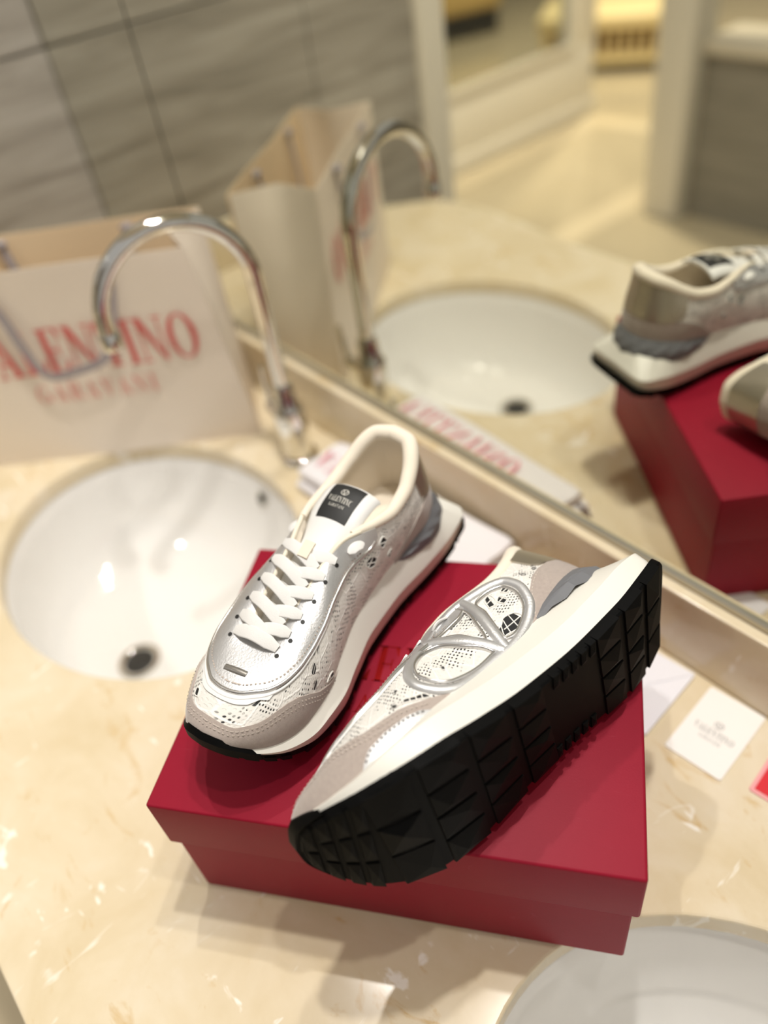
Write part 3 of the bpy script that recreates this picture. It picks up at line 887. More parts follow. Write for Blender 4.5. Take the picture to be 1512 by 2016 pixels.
def build_shoe(name, loc, rot, flip, label):
    root = empty(name, loc, rot, label=label, cat='sneaker', group='pair of lace runner sneakers')
    root.scale = (.966,) * 3
    fy = -1 if flip else 1
    def mk(nm, V, F, m, parent=root, smooth=True, sharp=40, uv=None):
        V = [(v[0], v[1] * fy, v[2]) for v in V]
        if flip:
            F = [tuple(reversed(f)) for f in F]
        return mesh_obj(nm, V, F, m, parent, smooth, sharp, uv)
    wrap = lambda s: np.where(s > 1, s - 2, np.where(s < -1, s + 2, s))
    def ugrid(s, h, off):
        return upper(wrap(np.asarray(s, float)), np.asarray(h, float), off)
    def sheet(nm, sarr, hlo, hhi, nh, off, m, parent=root, th=.0014, offmod=None, closed=False, uv=True):
        """panel between h = hlo(s) and h = hhi(s) lying on the upper; edges turned down"""
        sarr = np.asarray(sarr, float); ns = len(sarr)
        t = np.linspace(0, 1, nh + 1)
        Sg, Tg = np.meshgrid(sarr, t, indexing='ij')
        lo = np.array([hlo(x) for x in sarr])[:, None]; hi = np.array([hhi(x) for x in sarr])[:, None]
        Hg = np.clip(lo + (hi - lo) * Tg, 0, 1)
        o = np.full(Sg.shape, float(off))
        if offmod is not None:
            o = o + offmod(Sg, Tg)
        # pillow the rim slightly
        P = ugrid(Sg, Hg, o); Q = ugrid(Sg, Hg, o - th - .0006)
        V = [tuple(p) for p in P.reshape(-1, 3)]; n0 = len(V); W = nh + 1
        F = []
        nseg = ns if closed else ns - 1
        for i in range(nseg):
            i2 = (i + 1) % ns
            for j in range(nh):
                F.append((i*W + j, i*W + j + 1, i2*W + j + 1, i2*W + j))
        rim = []
        V += [tuple(p) for p in Q.reshape(-1, 3)]
        def skirt(a, b):
            F.append((a, b, b + n0, a + n0))
        for i in range(nseg):
            i2 = (i + 1) % ns
            skirt(i*W, i2*W); skirt(i2*W + nh, i*W + nh)
        if not closed:
            for j in range(nh):
                skirt(j + 1, j); skirt((ns-1)*W + j, (ns-1)*W + j + 1)
        uvs = None
        if uv:
            uvs = [(float(a if (a >= 0 or not closed) else a + 2) * .33, float(c) * .085) for a, c in zip(Sg.reshape(-1), Hg.reshape(-1))]
            uvs = uvs + uvs
        return mk(nm, V, F, m, parent, True, 50, uvs)
    def band(nm, path, w, hgt, off, m, parent=root, n=None, closed=False, arc=5):
        """raised rounded band along (s, h) points"""
        path = np.array(path, float)
        if closed:
            path = np.vstack([path, path[:1]])
        n = n or max(12, len(path) * 6)
        sp_ = smooth_path(path * [.33, .085], n) / [.33, .085]
        if closed:
            sp_ = sp_[:-1]
        s = wrap(sp_[:, 0]); h = np.clip(sp_[:, 1], 0, 1)
        P = upper(s, h, off); Nn = upper_normal(s, h)
        V = []; F = []; K = arc + 1
        for i in range(len(P)):
            a = P[(i-1) % len(P)] if (closed or i > 0) else P[i]; c = P[(i+1) % len(P)] if (closed or i < len(P)-1) else P[i]
            t = c - a; t /= np.linalg.norm(t) + 1e-9
            sd = np.cross(Nn[i], t); sd /= np.linalg.norm(sd) + 1e-9
            for j in range(K):
                an = math.pi * j / arc
                V.append(P[i] + sd * (math.cos(an) * w / 2) + Nn[i] * (math.sin(an) ** .7 * hgt - .0004))
        NP = len(P)
        for i in range(NP if closed else NP - 1):
            i2 = (i + 1) % NP
            for j in range(K):
                F.append((i*K + j, i2*K + j, i2*K + (j+1) % K, i*K + (j+1) % K))
        if not closed:
            F.append(tuple(range(K))); F.append(tuple((NP-1)*K + j for j in reversed(range(K))))
        return mk(nm, V, F, m, parent, True, 60)
    def stitches(nm, path, off, m, parent=root, pitch=.0034):
        path = np.array(path, float)
        sp_ = smooth_path(path * [.33, .085], 400) / [.33, .085]
        P = upper(wrap(sp_[:, 0]), np.clip(sp_[:, 1], 0, 1), off); Nn = upper_normal(wrap(sp_[:, 0]), np.clip(sp_[:, 1], 0, 1))
        d = np.r_[0, np.cumsum(np.linalg.norm(np.diff(P, axis=0), axis=1))]
        V = []; F = []
        for c in np.arange(pitch, d[-1] - pitch, pitch):
            i0 = min(np.searchsorted(d, c), 398); i1 = min(np.searchsorted(d, c + pitch * .62), 399)
            if i1 <= i0: continue
            a, b_, nn = P[i0], P[i1], Nn[i0]
            t = (b_ - a) / (np.linalg.norm(b_ - a) + 1e-9); sd = np.cross(nn, t) * .00045
            k0 = len(V)
            mid = (a + b_) / 2 + nn * .0006
            V += [a + sd, a - sd, mid - sd, mid + sd, b_ - sd, b_ + sd]
            F += [(k0, k0+1, k0+2, k0+3), (k0+3, k0+2, k0+4, k0+5)]
        return mk(nm, V, F, m, parent, False)
    interp = lambda xs, ys: (lambda x: float(np.interp(x, xs, ys)))

    # --- outsole plate
    kk = np.r_[np.linspace(0, .12, 10), np.linspace(.14, .90, 40), np.linspace(.915, 1, 12)]
    V = []; F = []
    for side in (1, -1):
        p = outline(kk, side)
        for (x_, y_) in p:
            zb = float(zbot(x_)); c = 1 if side > 0 else -1
            V += [(x_, y_ - c * .0012, zb), (x_, y_, zb + .0015), (x_, y_, zb + .0075), (x_ - (.004 if x_ > .3 else 0), y_ - c * .006, zb + .0085)]
    n = len(kk); A = lambda side, i, j: (0 if side > 0 else n*4) + i*4 + j
    for i in range(n - 1):
        for j in range(3):
            F.append((A(1, i, j), A(1, i, j+1), A(1, i+1, j+1), A(1, i+1, j)))
            F.append((A(-1, i, j+1), A(-1, i, j), A(-1, i+1, j), A(-1, i+1, j+1)))
        F.append((A(1, i, 0), A(1, i+1, 0), A(-1, i+1, 0), A(-1, i, 0)))
        F.append((A(1, i, 3), A(-1, i, 3), A(-1, i+1, 3), A(1, i+1, 3)))
    osole = mk('outsole', V, F, RUBBER, root, True, 30)
    # --- tread lugs
    ks_ = np.linspace(0, 1, 400); oc_ = {1: outline(ks_, 1), -1: outline(ks_, -1)}
    def ylim(x_, side):
        return float(np.interp(x_, oc_[side][:, 0], oc_[side][:, 1]))
    def lug(x0, x1, f0, f1, apex, skew=.0, hgt=.0036, over=.0008):
        """block between x0..x1 and width fractions f0..f1 (0 medial edge, 1 lateral edge)"""
        q = []
        for x_, f in ((x0, f0), (x0, f1), (x1, f1), (x1, f0)):
            x2 = min(max(x_ + skew * (f - .5), .0012), .3085)
            a, b_ = ylim(x2, -1) - (over if f <= .001 else 0), ylim(x2, 1) + (over if f >= .999 else 0)
            q.append((x2, a + (b_ - a) * f))
        c = (sum(p[0] for p in q) / 4, sum(p[1] for p in q) / 4)
        zf = lambda p: float(zbot(min(max(p[0], 0), .31)))
        up_ = .0040
        base = [(p[0], p[1], zf(p) + (up_ if ((f0 <= .001 and i in (0, 3)) or (f1 >= .999 and i in (1, 2))) else .0006)) for i, p in enumerate(q)]
        low = [(c[0] + (p[0] - c[0]) * .965, c[1] + (p[1] - c[1]) * (.965 if not (f0 <= .001 or f1 >= .999) else .975), zf(p) - hgt * .45) for p in q]
        ap = (c[0] + apex[0] * (x1 - x0), c[1] + apex[1] * abs(q[1][1] - q[0][1]), zf(c) - hgt)
        V = base + low + [ap]
        F = [(0, 1, 5, 4), (1, 2, 6, 5), (2, 3, 7, 6), (3, 0, 4, 7), (4, 5, 8), (5, 6, 8), (6, 7, 8), (7, 4, 8)]
        return mk('lug', V, F, RUBBER, osole, False)
    rows_ = [(.006, .0285, 3), (.0345, .0575, 4), (.0635, .0880, 4), (.1420, .1680, 4), (.1740, .2035, 4), (.2095, .2395, 4), (.2455, .2720, 3)]
    for ri, (x0, x1, nc) in enumerate(rows_):
        for c_ in range(nc):
            g = .012
            f0 = c_ / nc + (g if c_ else 0); f1 = (c_ + 1) / nc - (g if c_ < nc - 1 else 0)
            lug(x0, x1, f0, f1, ((.16 if (ri + c_) % 2 else -.16), (.18 if c_ % 2 else -.18)), skew=.012)
    for c_ in range(5):                                    # short side ribs under the arch
        x0 = .0945 + c_ * .0092
        lug(x0, x0 + .0058, 0, .13, (0, .1), hgt=.0026)
        lug(x0, x0 + .0058, .87, 1, (0, -.1), hgt=.0026)
    for x0, x1 in ((.277, .2835), (.2865, .2925), (.2955, .3010)):   # toe ribs
        for f0, f1 in ((0, .30), (.34, .66), (.70, 1)):
            lug(x0, x1, f0, f1, (0, 0), hgt=.0030)
    for f0, f1 in ((0.0, .46), (.54, 1.0)):
        lug(.3035, .3078, f0, f1, (0, 0), hgt=.0026)
    # rubber bumper turned up over the toe
    sarr = np.linspace(.93, 1.07, 25)
    V = []; F = []
    for s in sarr:
        s2 = float(wrap(np.array(s))); k = np.array([abs(s2)]); side = 1 if s2 >= 0 else -1
        nn = out_normal(k, side)[0]; p = edge(k, side, np.array([0.]))[0]
        zb = float(zbot(p[0])); g = 1 - ((s - 1) / .072) ** 2; g = max(g, .02)
        for ins_, dz in ((.0005, .003), (-.0022, .004), (-.0018, .0085 + .004 * g), (.0022, .0095 + .0065 * g)):
            V.append((p[0] - nn[0] * ins_, p[1] - nn[1] * ins_, zb + dz))
    for i in range(len(sarr) - 1):
        for j in range(3):
            F.append((i*4 + j, i*4 + j + 1, (i+1)*4 + j + 1, (i+1)*4 + j))
    mk('toe_bumper', V, F, RUBBER, osole, True, 30)

    # --- midsole
    sarr = np.r_[np.linspace(0, .12, 14), np.linspace(.135, .90, 52), np.linspace(.91, 1, 14)]
    full = np.r_[sarr, -sarr[::-1][1:-1]]
    V = []; F = []; K = 6
    for s in full:
        k = np.array([abs(s)]); side = 1 if s >= 0 else -1
        p0 = edge(k, side, np.array([0.0]))[0]; nn = out_normal(k, side)[0]
        it = float(pchip(IK, INS, abs(s)))
        x_ = p0[0]; zb = float(zbot(x_)) + .0070
        pt = p0 - nn * it
        zt = float(pchip(MZX, MZT, pt[0])); zt = max(zt, zb + .0006)
        dz = zt - zb
        fl_ = .0028 * min(1, dz / .02)
        heel = max(0, 1 - abs(s) / .16)
        crease = .40 + .22 * float(np.interp(abs(s), [0, .3, .55, .75, .9, 1], [0, 0, .5, 1, .4, 0]))
        pb = base_line(k, side)[0][:2]; bn_ = base_normal(k, side)[0]
        hb = heel * .22
        prof = [(.03 + hb, 0), (hb * .9, .10), (hb * .7, crease), (.66, .90), (.95, 1.0), (1.5, .90)]
        for fr_, f in prof:
            ex = -fl_ * (1 - heel) * (.3 if f == .10 else 1.0 if f == crease else 0)
            q = p0 + (pb - p0) * min(fr_, 1.0) - bn_ * (.004 if fr_ > 1 else 0) - nn * ex
            V.append((q[0], q[1], zb + dz * f))
    NP = len(full)
    for i in range(NP):
        i2 = (i + 1) % NP
        for j in range(K - 1):
            F.append((i*K + j, i*K + j + 1, i2*K + j + 1, i2*K + j))
    mk('midsole', V, F, MIDSOLE, root, True, 26)

    # --- lace upper
    full = np.r_[np.linspace(0, 1, 90), -np.linspace(1, 0, 90)[1:-1]]
    upr = sheet('lace_upper', full, lambda s: 0.0, lambda s: 1.0, 26, 0.0, LACE, th=.0006, closed=True)

    # --- lining and insole
    V = []; F = []; K = 5
    for s in full:
        k = np.array([abs(s)]); side = 1 if s >= 0 else -1
        T = top_line(k, side)[0]; nn = base_normal(k, side)[0]; e2 = base_line(k, side)[0][:2] - nn * .0065; n3 = np.array([nn[0], nn[1], 0])
        mid = np.array([e2[0], e2[1], .075])
        a = T - n3 * .0008; b_ = T - n3 * .0040 + np.array([0, 0, -.006]); c_ = (b_ * .55 + mid * .45); d_ = np.array([e2[0], e2[1], .060])
        if abs(s) > .5:
            q = min(1.0, (abs(s) - .5) / .2)
            mid = mid * (1 - q) + np.array([.15 + (e2[0] - .15) * .9, e2[1] * .8, .058]) * q
            b_[2] -= .003 * q
            c_ = b_ * .6 + mid * .4; c_[2] -= .004 * q; d_ = np.array([mid[0], mid[1], min(mid[2], .058)])
        V += [a, b_, c_, mid, d_]
    NP = len(full)
    for i in range(NP):
        i2 = (i + 1) % NP
        for j in range(K - 1):
            F.append((i*K + j, i2*K + j, i2*K + j + 1, i*K + j + 1))
    mk('lining', V, F, CREAMLIN, root, True, 60)
    sole_ring = []
    for s in full:
        k = np.array([abs(s)]); side = 1 if s >= 0 else -1
        q = base_line(k, side)[0][:2] - base_normal(k, side)[0] * .006
        sole_ring.append(np.array([q[0], q[1], .0602 if abs(s) < .5 else .057]))
    cpt = np.array([.15, 0, .0602])
    V = sole_ring + [cpt]; F = [(i, (i+1) % NP, NP) for i in range(NP)]
    mk('insole', V, F, CREAMLIN, root, True, 60)

    # --- padded collar and throat piping
    s = np.linspace(-.47, .47, 90)
    T = upper(s, np.ones_like(s)); r = np.interp(np.abs(s), [0, .1, .3, .40, .47], [.0068, .0066, .0056, .0040, .0026])
    P = []
    for i, si in enumerate(s):
        nn = base_normal(np.array([abs(si)]), 1 if si >= 0 else -1)[0]
        P.append((T[i][0] - nn[0] * r[i] * .55, (T[i][1] - nn[1] * r[i] * .55) * fy, T[i][2] + .0004))
    tube('collar', P, list(r), CREAMLIN, root, 12)
    s = np.r_[np.linspace(.45, 1, 50), np.linspace(-1, -.45, 50)[1:]]
    T = upper(s, np.ones_like(s))
    tube('throat_piping', [(p[0], p[1] * fy, p[2] + .0006) for p in T], .0019, CREAMPIPE, root, 8)

    # --- suede mudguard with wavy top
    lat = ([.56, .60, .65, .70, .74, .79, .83, .87, .91, .95, 1.0], [0, .06, .11, .17, .20, .235, .30, .375, .385, .355, .40])
    med = ([.60, .645, .70, .74, .78, .82, .855, .89, .93, .97, 1.0], [0, .03, .10, .17, .27, .345, .375, .375, .345, .33, .40])
    g_lat, g_med = interp(*lat), interp(*med)
    gtop = lambda s_: g_lat(s_) if s_ <= 1 else g_med(2 - s_)
    sarr = np.linspace(.562, 1.398, 130)
    sheet('toe_guard', sarr, lambda s_: 0.0, gtop, 12, .0012, SUEDE)
    ed = [(s_, max(gtop(s_) - .035, .005)) for s_ in np.linspace(.62, 1.35, 40)]
    stitches('guard_stitching', ed, .0014, THREAD)
    ed = [(s_, max(gtop(s_) - .075, .005)) for s_ in np.linspace(.66, 1.31, 40)]
    stitches('guard_stitching', ed, .0014, THREAD)
    # silver window in the lateral side of the mudguard
    sv = interp([.632, .66, .70, .755, .80, .825, .842], [0, .05, .085, .105, .09, .045, 0])
    sheet('silver_side_panel', np.linspace(.634, .840, 40), lambda s_: 0.0, sv, 6, .0024, SILVER)
    stitches('panel_stitching', [(s_, max(sv(s_) - .012, .002)) for s_ in np.linspace(.645, .832, 30)], .0026, mat('dark_thread', lin(110, 106, 104), .8))

    # --- eyestay
    e_lat = interp([.40, .44, .50, .58, .66, .74, .80, .86, .91, .95, 1.0], [.90, .74, .66, .60, .57, .55, .55, .56, .58, .605, .62])
    estay = lambda s_: e_lat(s_ if s_ <= 1 else 2 - s_)
    sarr = np.linspace(.41, 1.59, 150)
    est = sheet('eyestay', sarr, estay, lambda s_: .985, 8, .0022, SILVER)
    band('eyestay_piping', [(s_, estay(s_) - .006) for s_ in np.linspace(.42, 1.58, 60)], .0030, .0022, .0012, SILVERP, est, n=160)
    band('eyestay_piping', [(s_, estay(s_) - .045) for s_ in np.linspace(.47, 1.53, 60)], .0022, .0014, .0006, LEATHERW, est, n=160)
    stitches('eyestay_stitching', [(s_, estay(s_) + .045) for s_ in np.linspace(.46, 1.54, 60)], .0024, THREAD, est, pitch=.0030)
    # scalloped white leather under the front of the eyestay
    wv = interp([.885, .91, .935, .96, 1.0, 1.04, 1.065, 1.09, 1.115], [.56, .495, .53, .515, .545, .515, .53, .495, .56])
    sheet('vamp_trim', np.linspace(.885, 1.115, 50), wv, lambda s_: min(estay(s_) + .02, .75), 3, .0012, LEATHERW)
    # grey bar at the front of the eyestay
    c0 = upper(np.array([1.0]), np.array([.74]), .0034)[0]; ca = upper(np.array([1.0]), np.array([.68]), .0034)[0]
    ax = (c0 - ca); ax /= np.linalg.norm(ax); nrm = upper_normal(np.array([1.0]), np.array([.74]))[0]; sd = np.cross(nrm, ax)
    V = []; F = []
    for i, yy in enumerate(np.linspace(-.0095, .0095, 5)):
        for j in range(6):
            an = math.pi * j / 5
            V.append(c0 + sd * yy + ax * (math.cos(an) * .0026) + nrm * (math.sin(an) * .0016 - .0012 - 1.6 * yy * yy * 6))
    for i in range(4):
        for j in range(6):
            F.append((i*6 + j, (i+1)*6 + j, (i+1)*6 + (j+1) % 6, i*6 + (j+1) % 6))
    F += [tuple(range(6)), tuple(24 + j for j in reversed(range(6)))]
    mk('eyestay_bar', V, F, STEELBAR, root, True, 40)

    # --- tongue with woven label
    tx = [.098, .104, .118, .144, .170, .200, .224]; tz = [.1180, .1195, .1180, .1085, .1005, .0890, .0805]
    def tongue(x_, w):
        z_ = float(pchip(tx, tz, x_)); hw = float(np.interp(x_, [.098, .13, .15, .2, .224], [.024, .0225, .0175, .0165, .015]))
        return np.array([x_, w * hw - .001, z_ - .0075 * abs(w) ** 2.4])
    def strip(nm, xs_, ws, dz, m, parent, th=.002):
        V = []; F = []
        for x_ in xs_:
            for w_ in ws:
                V.append(tongue(x_, w_) + [0, 0, dz])
        n0 = len(V); V += [v - [0, 0, th] for v in V[:n0]]
        W = len(ws)
        for i in range(len(xs_) - 1):
            for j in range(W - 1):
                q = (i*W + j, (i+1)*W + j, (i+1)*W + j + 1, i*W + j + 1)
                F.append(q); F.append(tuple(a + n0 for a in q[::-1]))
        bd = [i*W for i in range(len(xs_))] + [(len(xs_)-1)*W + j for j in range(1, W)] + [i*W + W - 1 for i in range(len(xs_)-2, -1, -1)] + [j for j in range(W-2, 0, -1)]
        for a, b_ in zip(bd, bd[1:] + bd[:1]):
            F.append((a, a + n0, b_ + n0, b_))
        return mk(nm, V, F, m, parent, True, 60)
    tg = strip('tongue', np.linspace(.098, .224, 30), np.linspace(-1, 1, 13), 0, LEATHERW, root, .003)
    lb = strip('tongue_label', np.linspace(.1000, .1330, 10), np.linspace(-.62, .62, 9), .0008, LABELBLK, tg, .001)
    thw = lambda x_: float(np.interp(x_, [.098, .13, .15, .2, .224], [.024, .0225, .0175, .0165, .015]))
    def pl(cx):
        def f(u, v):
            q = tongue(cx - v, (u - .001 * fy + .001) / thw(cx - v)) + np.array([0, 0, .0013])
            return (q[0], q[1], q[2])
        return f
    text_mesh('label_lettering', 'VALENTINO', .0052, .0215, LABELWHT, lb, pl(.1165), track=.10)
    text_mesh('label_lettering', 'GARAVANI', .0026, .0135, LABELWHT, lb, pl(.1225), track=.2)
    emblem_mesh('label_emblem', .0034, LABELWHT, lb, pl(.1090))
    strip('lace_keeper', np.linspace(.1590, .1720, 5), np.linspace(-.30, .22, 5), .0090, BEIGEW, tg, .0016)

    # --- laces
    def lace_seg(nm, A, B, mid_up, w0, w1, th=.0017, n=16, ends=(.55, .55)):
        A = np.array(A); B = np.array(B); V = []; F = []; K = 12
        for i in range(n + 1):
            t = i / n
            p = A * (1 - t) + B * t
            p = p + np.array([0, 0, 1]) * (mid_up * math.sin(math.pi * t))
            q = t
            w = (w0 * (1 - t) + w1 * t) * min(1, ends[0] + (1 - ends[0]) * min(t, 1) * 5, ends[1] + (1 - ends[1]) * (1 - t) * 5)
            d = (B - A) / np.linalg.norm(B - A) + np.array([0, 0, mid_up * math.pi * math.cos(math.pi * t) / np.linalg.norm(B - A)])
            d /= np.linalg.norm(d)
            yv = p[1]
            nn = np.array([.42, yv * 14, 1.0]); nn /= np.linalg.norm(nn)
            sd = np.cross(nn, d); sd /= np.linalg.norm(sd); nn = np.cross(d, sd)
            for j in range(K):
                an = 2 * math.pi * j / K
                V.append(p + sd * (math.copysign(abs(math.cos(an)) ** .35, math.cos(an)) * w / 2) + nn * (math.copysign(abs(math.sin(an)) ** .6, math.sin(an)) * th / 2))
        for i in range(n):
            for j in range(K):
                F.append((i*K + j, i*K + (j+1) % K, (i+1)*K + (j+1) % K, (i+1)*K + j))
        F += [tuple(reversed(range(K))), tuple(n*K + j for j in range(K))]
        return mk(nm, V, F, CORDW, root, True, 60)
    ek = [.900, .835, .765, .695, .625, .560]; eh = [.83, .84, .85, .86, .865, .87]
    E = lambda side, i, off=.0030: upper(np.array([side * ek[i]]), np.array([eh[i]]), off)[0]
    up3 = lambda p, z_: p + np.array([0, 0, z_])
    lace_seg('shoelace', E(1, 0), E(-1, 0), .0060, .0105, .0105, ends=(.6, .6))
    for i in range(1, 6):
        a, b_ = E(-1, i), E(1, i - 1)
        lace_seg('shoelace', a, up3(a * .45 + b_ * .55, .0025), .0034, .0096, .0092, ends=(.6, .85))
        a, b_ = E(1, i), E(-1, i - 1)
        lace_seg('shoelace', a, up3(a * .20 + b_ * .80, .0010), .0064, .0098, .0094, ends=(.6, .85))
    for side in (1, -1):
        a = upper(np.array([side * .505]), np.array([.83]), .0030)[0]; b_ = upper(np.array([side * .455]), np.array([.86]), .0030)[0]
        lace_seg('shoelace', a, b_, .0022, .0085, .0085, ends=(.3, .3), n=10)
    for side in (1, -1):                                   # punched eyelets
        for i in range(6):
            c_ = upper(np.array([side * ek[i]]), np.array([eh[i] - .045]), .0024)[0]; nn = upper_normal(np.array([side * ek[i]]), np.array([eh[i] - .045]))[0]
            a = np.cross(nn, [1, 0, 0]); a /= np.linalg.norm(a); b_ = np.cross(nn, a)
            V = [c_ + nn * .0002 + (a * math.cos(2*math.pi*j/10) + b_ * math.sin(2*math.pi*j/10)) * .0017 for j in range(10)]
            mk('eyelet', V, [tuple(range(10))], DARKHOLE, est, False)

    # --- heel
    hc_ = interp([0, .15, .20, .24, .28, .315, .335], [.50, .52, .54, .50, .36, .14, 0])
    sarr = np.linspace(-.334, .334, 80)
    sheet('heel_counter', sarr, lambda s_: 0.0, lambda s_: hc_(abs(s_)), 10, .0012, SUEDE)
    stitches('counter_stitching', [(s_, h_) for s_, h_ in ((.205, .50), (.235, .46), (.27, .36), (.305, .14), (.322, .02))], .0014, THREAD)
    stitches('counter_stitching', [(-s_, h_) for s_, h_ in ((.205, .50), (.235, .46), (.27, .36), (.305, .14), (.322, .02))], .0014, THREAD)
    ht = interp([0, .08, .13, .17, .19], [.50, .50, .52, .60, .74])
    sheet('heel_tab', np.linspace(-.185, .185, 50), lambda s_: ht(abs(s_)) - .03, lambda s_: .97, 8, .0016, HEELSILVER)
    # faceted rubber clip round the heel
    NC = 11
    V = []; F = []; sc = np.linspace(-.318, .318, NC * 2 + 1); K = 4
    for i, s_ in enumerate(sc):
        k = np.array([abs(s_)]); side = 1 if s_ >= 0 else -1
        nn = base_normal(k, side)[0]; n3 = np.array([nn[0], nn[1], 0.])
        env = max(0.0, 1 - (abs(s_) / .32) ** 3.0) ** .6
        Bp = upper(np.array([s_]), np.array([0.0]))[0]; hh = .03 + .17 * env
        Tp = upper(np.array([s_]), np.array([hh]), .0016)[0]
        Mp = upper(np.array([s_]), np.array([hh * .45]))[0]
        zig = .0007 if i % 2 else -.0003
        bulge = .0085 * env + .0012
        V += [Bp + n3 * (bulge + zig) + [0, 0, -.0095 * env + (.002 if i % 2 else 0)], Bp + n3 * (bulge + zig) + [0, 0, .002], Mp + n3 * (bulge * .75 - zig), Tp]
    for i in range(len(sc) - 1):
        for j in range(K - 1):
            F.append((i*K + j, (i+1)*K + j, (i+1)*K + j + 1, i*K + j + 1))
    mk('heel_clip', V, F, CLIPGREY, root, False)

    # --- open motifs of the lace: dark net with bars of thread
    def opening(poly, bars, fly=True):
        poly = np.array(poly, float); c_ = poly.mean(0); n_ = len(poly)
        rings = [1.0, .66, .33]
        V = []; F = []
        for r_ in rings:
            for q in poly:
                z_ = c_ + (q - c_) * r_
                V.append(upper(np.array([z_[0]]), np.array([z_[1]]), .00045)[0])
        V.append(upper(np.array([c_[0]]), np.array([c_[1]]), .00045)[0])
        for a_ in range(2):
            for j in range(n_):
                F.append((a_*n_ + j, a_*n_ + (j+1) % n_, (a_+1)*n_ + (j+1) % n_, (a_+1)*n_ + j))
        for j in range(n_):
            F.append((2*n_ + j, 2*n_ + (j+1) % n_, 3*n_))
        o_ = mk('lace_opening', V, F, NETBLK, upr, False)
        for a_, b_ in bars:
            band('thread_bar', [a_, ((a_[0]+b_[0])/2, (a_[1]+b_[1])/2), b_], .0012, .0008, .0005, LACECORD, upr, n=6, arc=3)
        band('thread_edge', [tuple(q) for q in poly], .0013, .0009, .0004, LACECORD, upr, n=48, closed=True, arc=3)
    opening([(.408, .09), (.383, .13), (.358, .11), (.333, .14), (.340, .30), (.362, .33), (.378, .26), (.396, .24)],
            [((.400, .10), (.394, .22)), ((.388, .13), (.378, .25)), ((.372, .13), (.366, .30)), ((.352, .13), (.350, .31)), ((.335, .20), (.378, .20))])
    opening([(.372, .60), (.362, .78), (.352, .80), (.358, .58)], [((.372, .68), (.352, .70))])
    opening([(.338, .50), (.345, .62), (.335, .66), (.326, .52)], [((.345, .58), (.326, .60))])
    opening([(.312, .62), (.318, .72), (.306, .74), (.303, .63)], [((.318, .68), (.303, .68))])
    opening([(.690, .205), (.672, .175), (.640, .125), (.612, .095), (.618, .130), (.645, .165), (.672, .205)],
            [((.678, .18), (.672, .21)), ((.660, .155), (.655, .19)), ((.645, .13), (.640, .165)), ((.630, .112), (.626, .145))])
    opening([(.486, .80), (.470, .84), (.440, .90), (.436, .86), (.462, .80), (.482, .745)], [((.482, .75), (.486, .80)), ((.470, .775), (.474, .83)), ((.458, .805), (.462, .86)), ((.446, .835), (.45, .89))])
    opening([(-.412, .55), (-.430, .62), (-.448, .58), (-.438, .48), (-.420, .46)], [((-.415, .5), (-.445, .56)), ((-.425, .61), (-.44, .5))])
    opening([(-.375, .72), (-.390, .80), (-.402, .74), (-.392, .64)], [((-.38, .70), (-.40, .72))])
    opening([(-.345, .40), (-.356, .48), (-.366, .42), (-.357, .34)], [((-.345, .41), (-.365, .42))])
    opening([(-.700, .13), (-.680, .10), (-.662, .085), (-.664, .115), (-.685, .145)], [((-.685, .105), (-.684, .14))])
    opening([(.975, .44), (.962, .41), (.955, .44), (.967, .475)], [])

    # --- raised V signature on the lateral side
    ring_ = [(.418, .004), (.465, .004), (.510, .010), (.555, .030), (.595, .115), (.622, .25), (.622, .385), (.600, .52), (.560, .67), (.505, .83), (.450, .935), (.405, .965),
             (.365, .965), (.320, .94), (.285, .84), (.276, .63), (.288, .37), (.303, .215), (.328, .10), (.358, .035), (.388, .006)]
    sg = band('v_signature', ring_, .0075, .0030, .0006, SILVER, n=150, closed=True)
    band('v_stroke', [(.412, .02), (.425, .135), (.450, .30), (.480, .45), (.515, .60), (.545, .70)], .0095, .0034, .0006, SILVER, sg, n=60)
    band('v_stroke', [(.404, .02), (.400, .17), (.399, .45), (.402, .72), (.405, .95)], .0078, .0034, .0006, SILVER, sg, n=60)
    band('v_inner_outline', [(.500, .80), (.512, .70), (.462, .455), (.424, .22), (.417, .50), (.421, .82), (.428, .93)], .0024, .0026, .0006, SILVERP, sg, n=80)
    band('ring_outline', [(.430, .06), (.475, .045), (.520, .06), (.560, .10), (.588, .19), (.602, .30), (.596, .42), (.565, .53), (.520, .50), (.470, .30), (.437, .14)], .0022, .0026, .0006, SILVERP, sg, n=120, closed=True)
    band('ring_outline', [(.392, .10), (.388, .30), (.386, .55), (.385, .80), (.345, .84), (.308, .76), (.298, .60), (.303, .40), (.318, .24), (.345, .13), (.372, .08)], .0022, .0026, .0006, SILVERP, sg, n=120, closed=True)
    return root

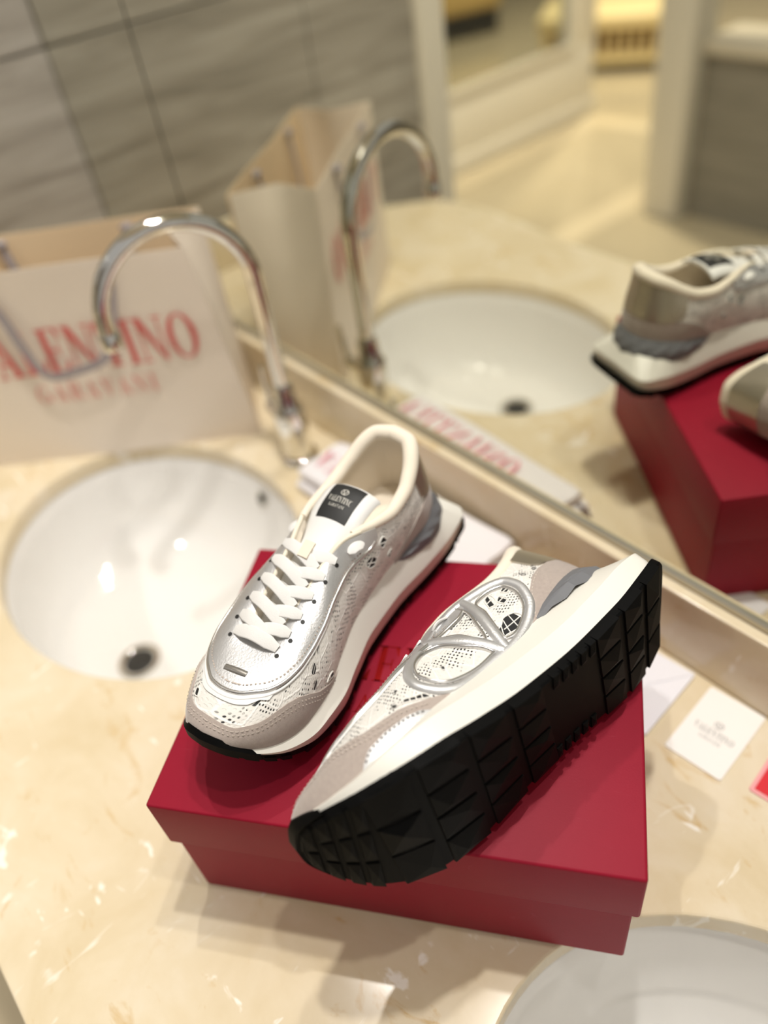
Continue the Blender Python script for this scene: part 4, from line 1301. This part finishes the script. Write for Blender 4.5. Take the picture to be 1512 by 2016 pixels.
H0 = BH
build_shoe('sneaker', (.006, -.134, H0 + .0042), (0, 0, -1.269), True,
           'upright white lace sneaker with silver eyestay and tied-down white laces, on the red box')
build_shoe('sneaker', (.2490, -.1118, .1902), (1.6865, -.0549, -1.560), False,
           'white lace sneaker lying on its side, black lugged sole and silver V towards the viewer')
# ------------------------------------------------------------------ lobby furniture seen in the mirror
CREAM = mat('cream_lacquer', lin(236, 214, 160), .4)
WEAVE = mat('dark_weave', lin(150, 124, 80), .7)
bn0 = empty('lattice_bench', (-3.12, -4.32, FZ), (0, 0, math.radians(-32)), label='cream bench with barred sides standing in the lobby beyond the post', cat='bench')
for sx in (-1, 1):
    for sy in (-1, 1):
        box('leg', (sx*.40 - .025, sy*.26 - .025, 0), (sx*.40 + .025, sy*.26 + .025, .26), CREAM, bn0, bevel=.004)
for sy in (-1, 1):
    box('base_rail', (-.40, sy*.26 - .02, .05), (.40, sy*.26 + .02, .10), CREAM, bn0, bevel=.004)
    for i in range(12):
        box('bar', (-.36 + i * .063, sy*.26 - .006, .10), (-.345 + i * .063, sy*.26 + .006, .24), CREAM, bn0)
for sx in (-1, 1):
    box('base_rail', (sx*.40 - .02, -.26, .05), (sx*.40 + .02, .26, .10), CREAM, bn0, bevel=.004)
    for i in range(8):
        box('bar', (sx*.40 - .006, -.23 + i * .062, .10), (sx*.40 + .006, -.215 + i * .062, .24), CREAM, bn0)
box('inner_panel', (-.36, -.22, .08), (.36, .22, .22), WEAVE, bn0)
box('seat_pad', (-.45, -.31, .24), (.45, .31, .33), CREAM, bn0, bevel=.02, seg=3)

sf = empty('low_sofa', (-5.3, -4.55, FZ), (0, 0, .35), label='low black based sofa with a tan seat behind the glass screen', cat='sofa')
box('plinth', (-.75, -.4, 0), (.75, .4, .16), mat('black_base', (.012, .012, .012, 1), .5), sf, bevel=.01)
box('seat_cushion', (-.78, -.42, .16), (.78, .42, .40), mat('tan_cushion', lin(190, 160, 100), .7), sf, bevel=.04, seg=3)
box('backrest', (-.78, -.42, .40), (-.55, .42, .75), MATS['tan_cushion'], sf, bevel=.05, seg=3)
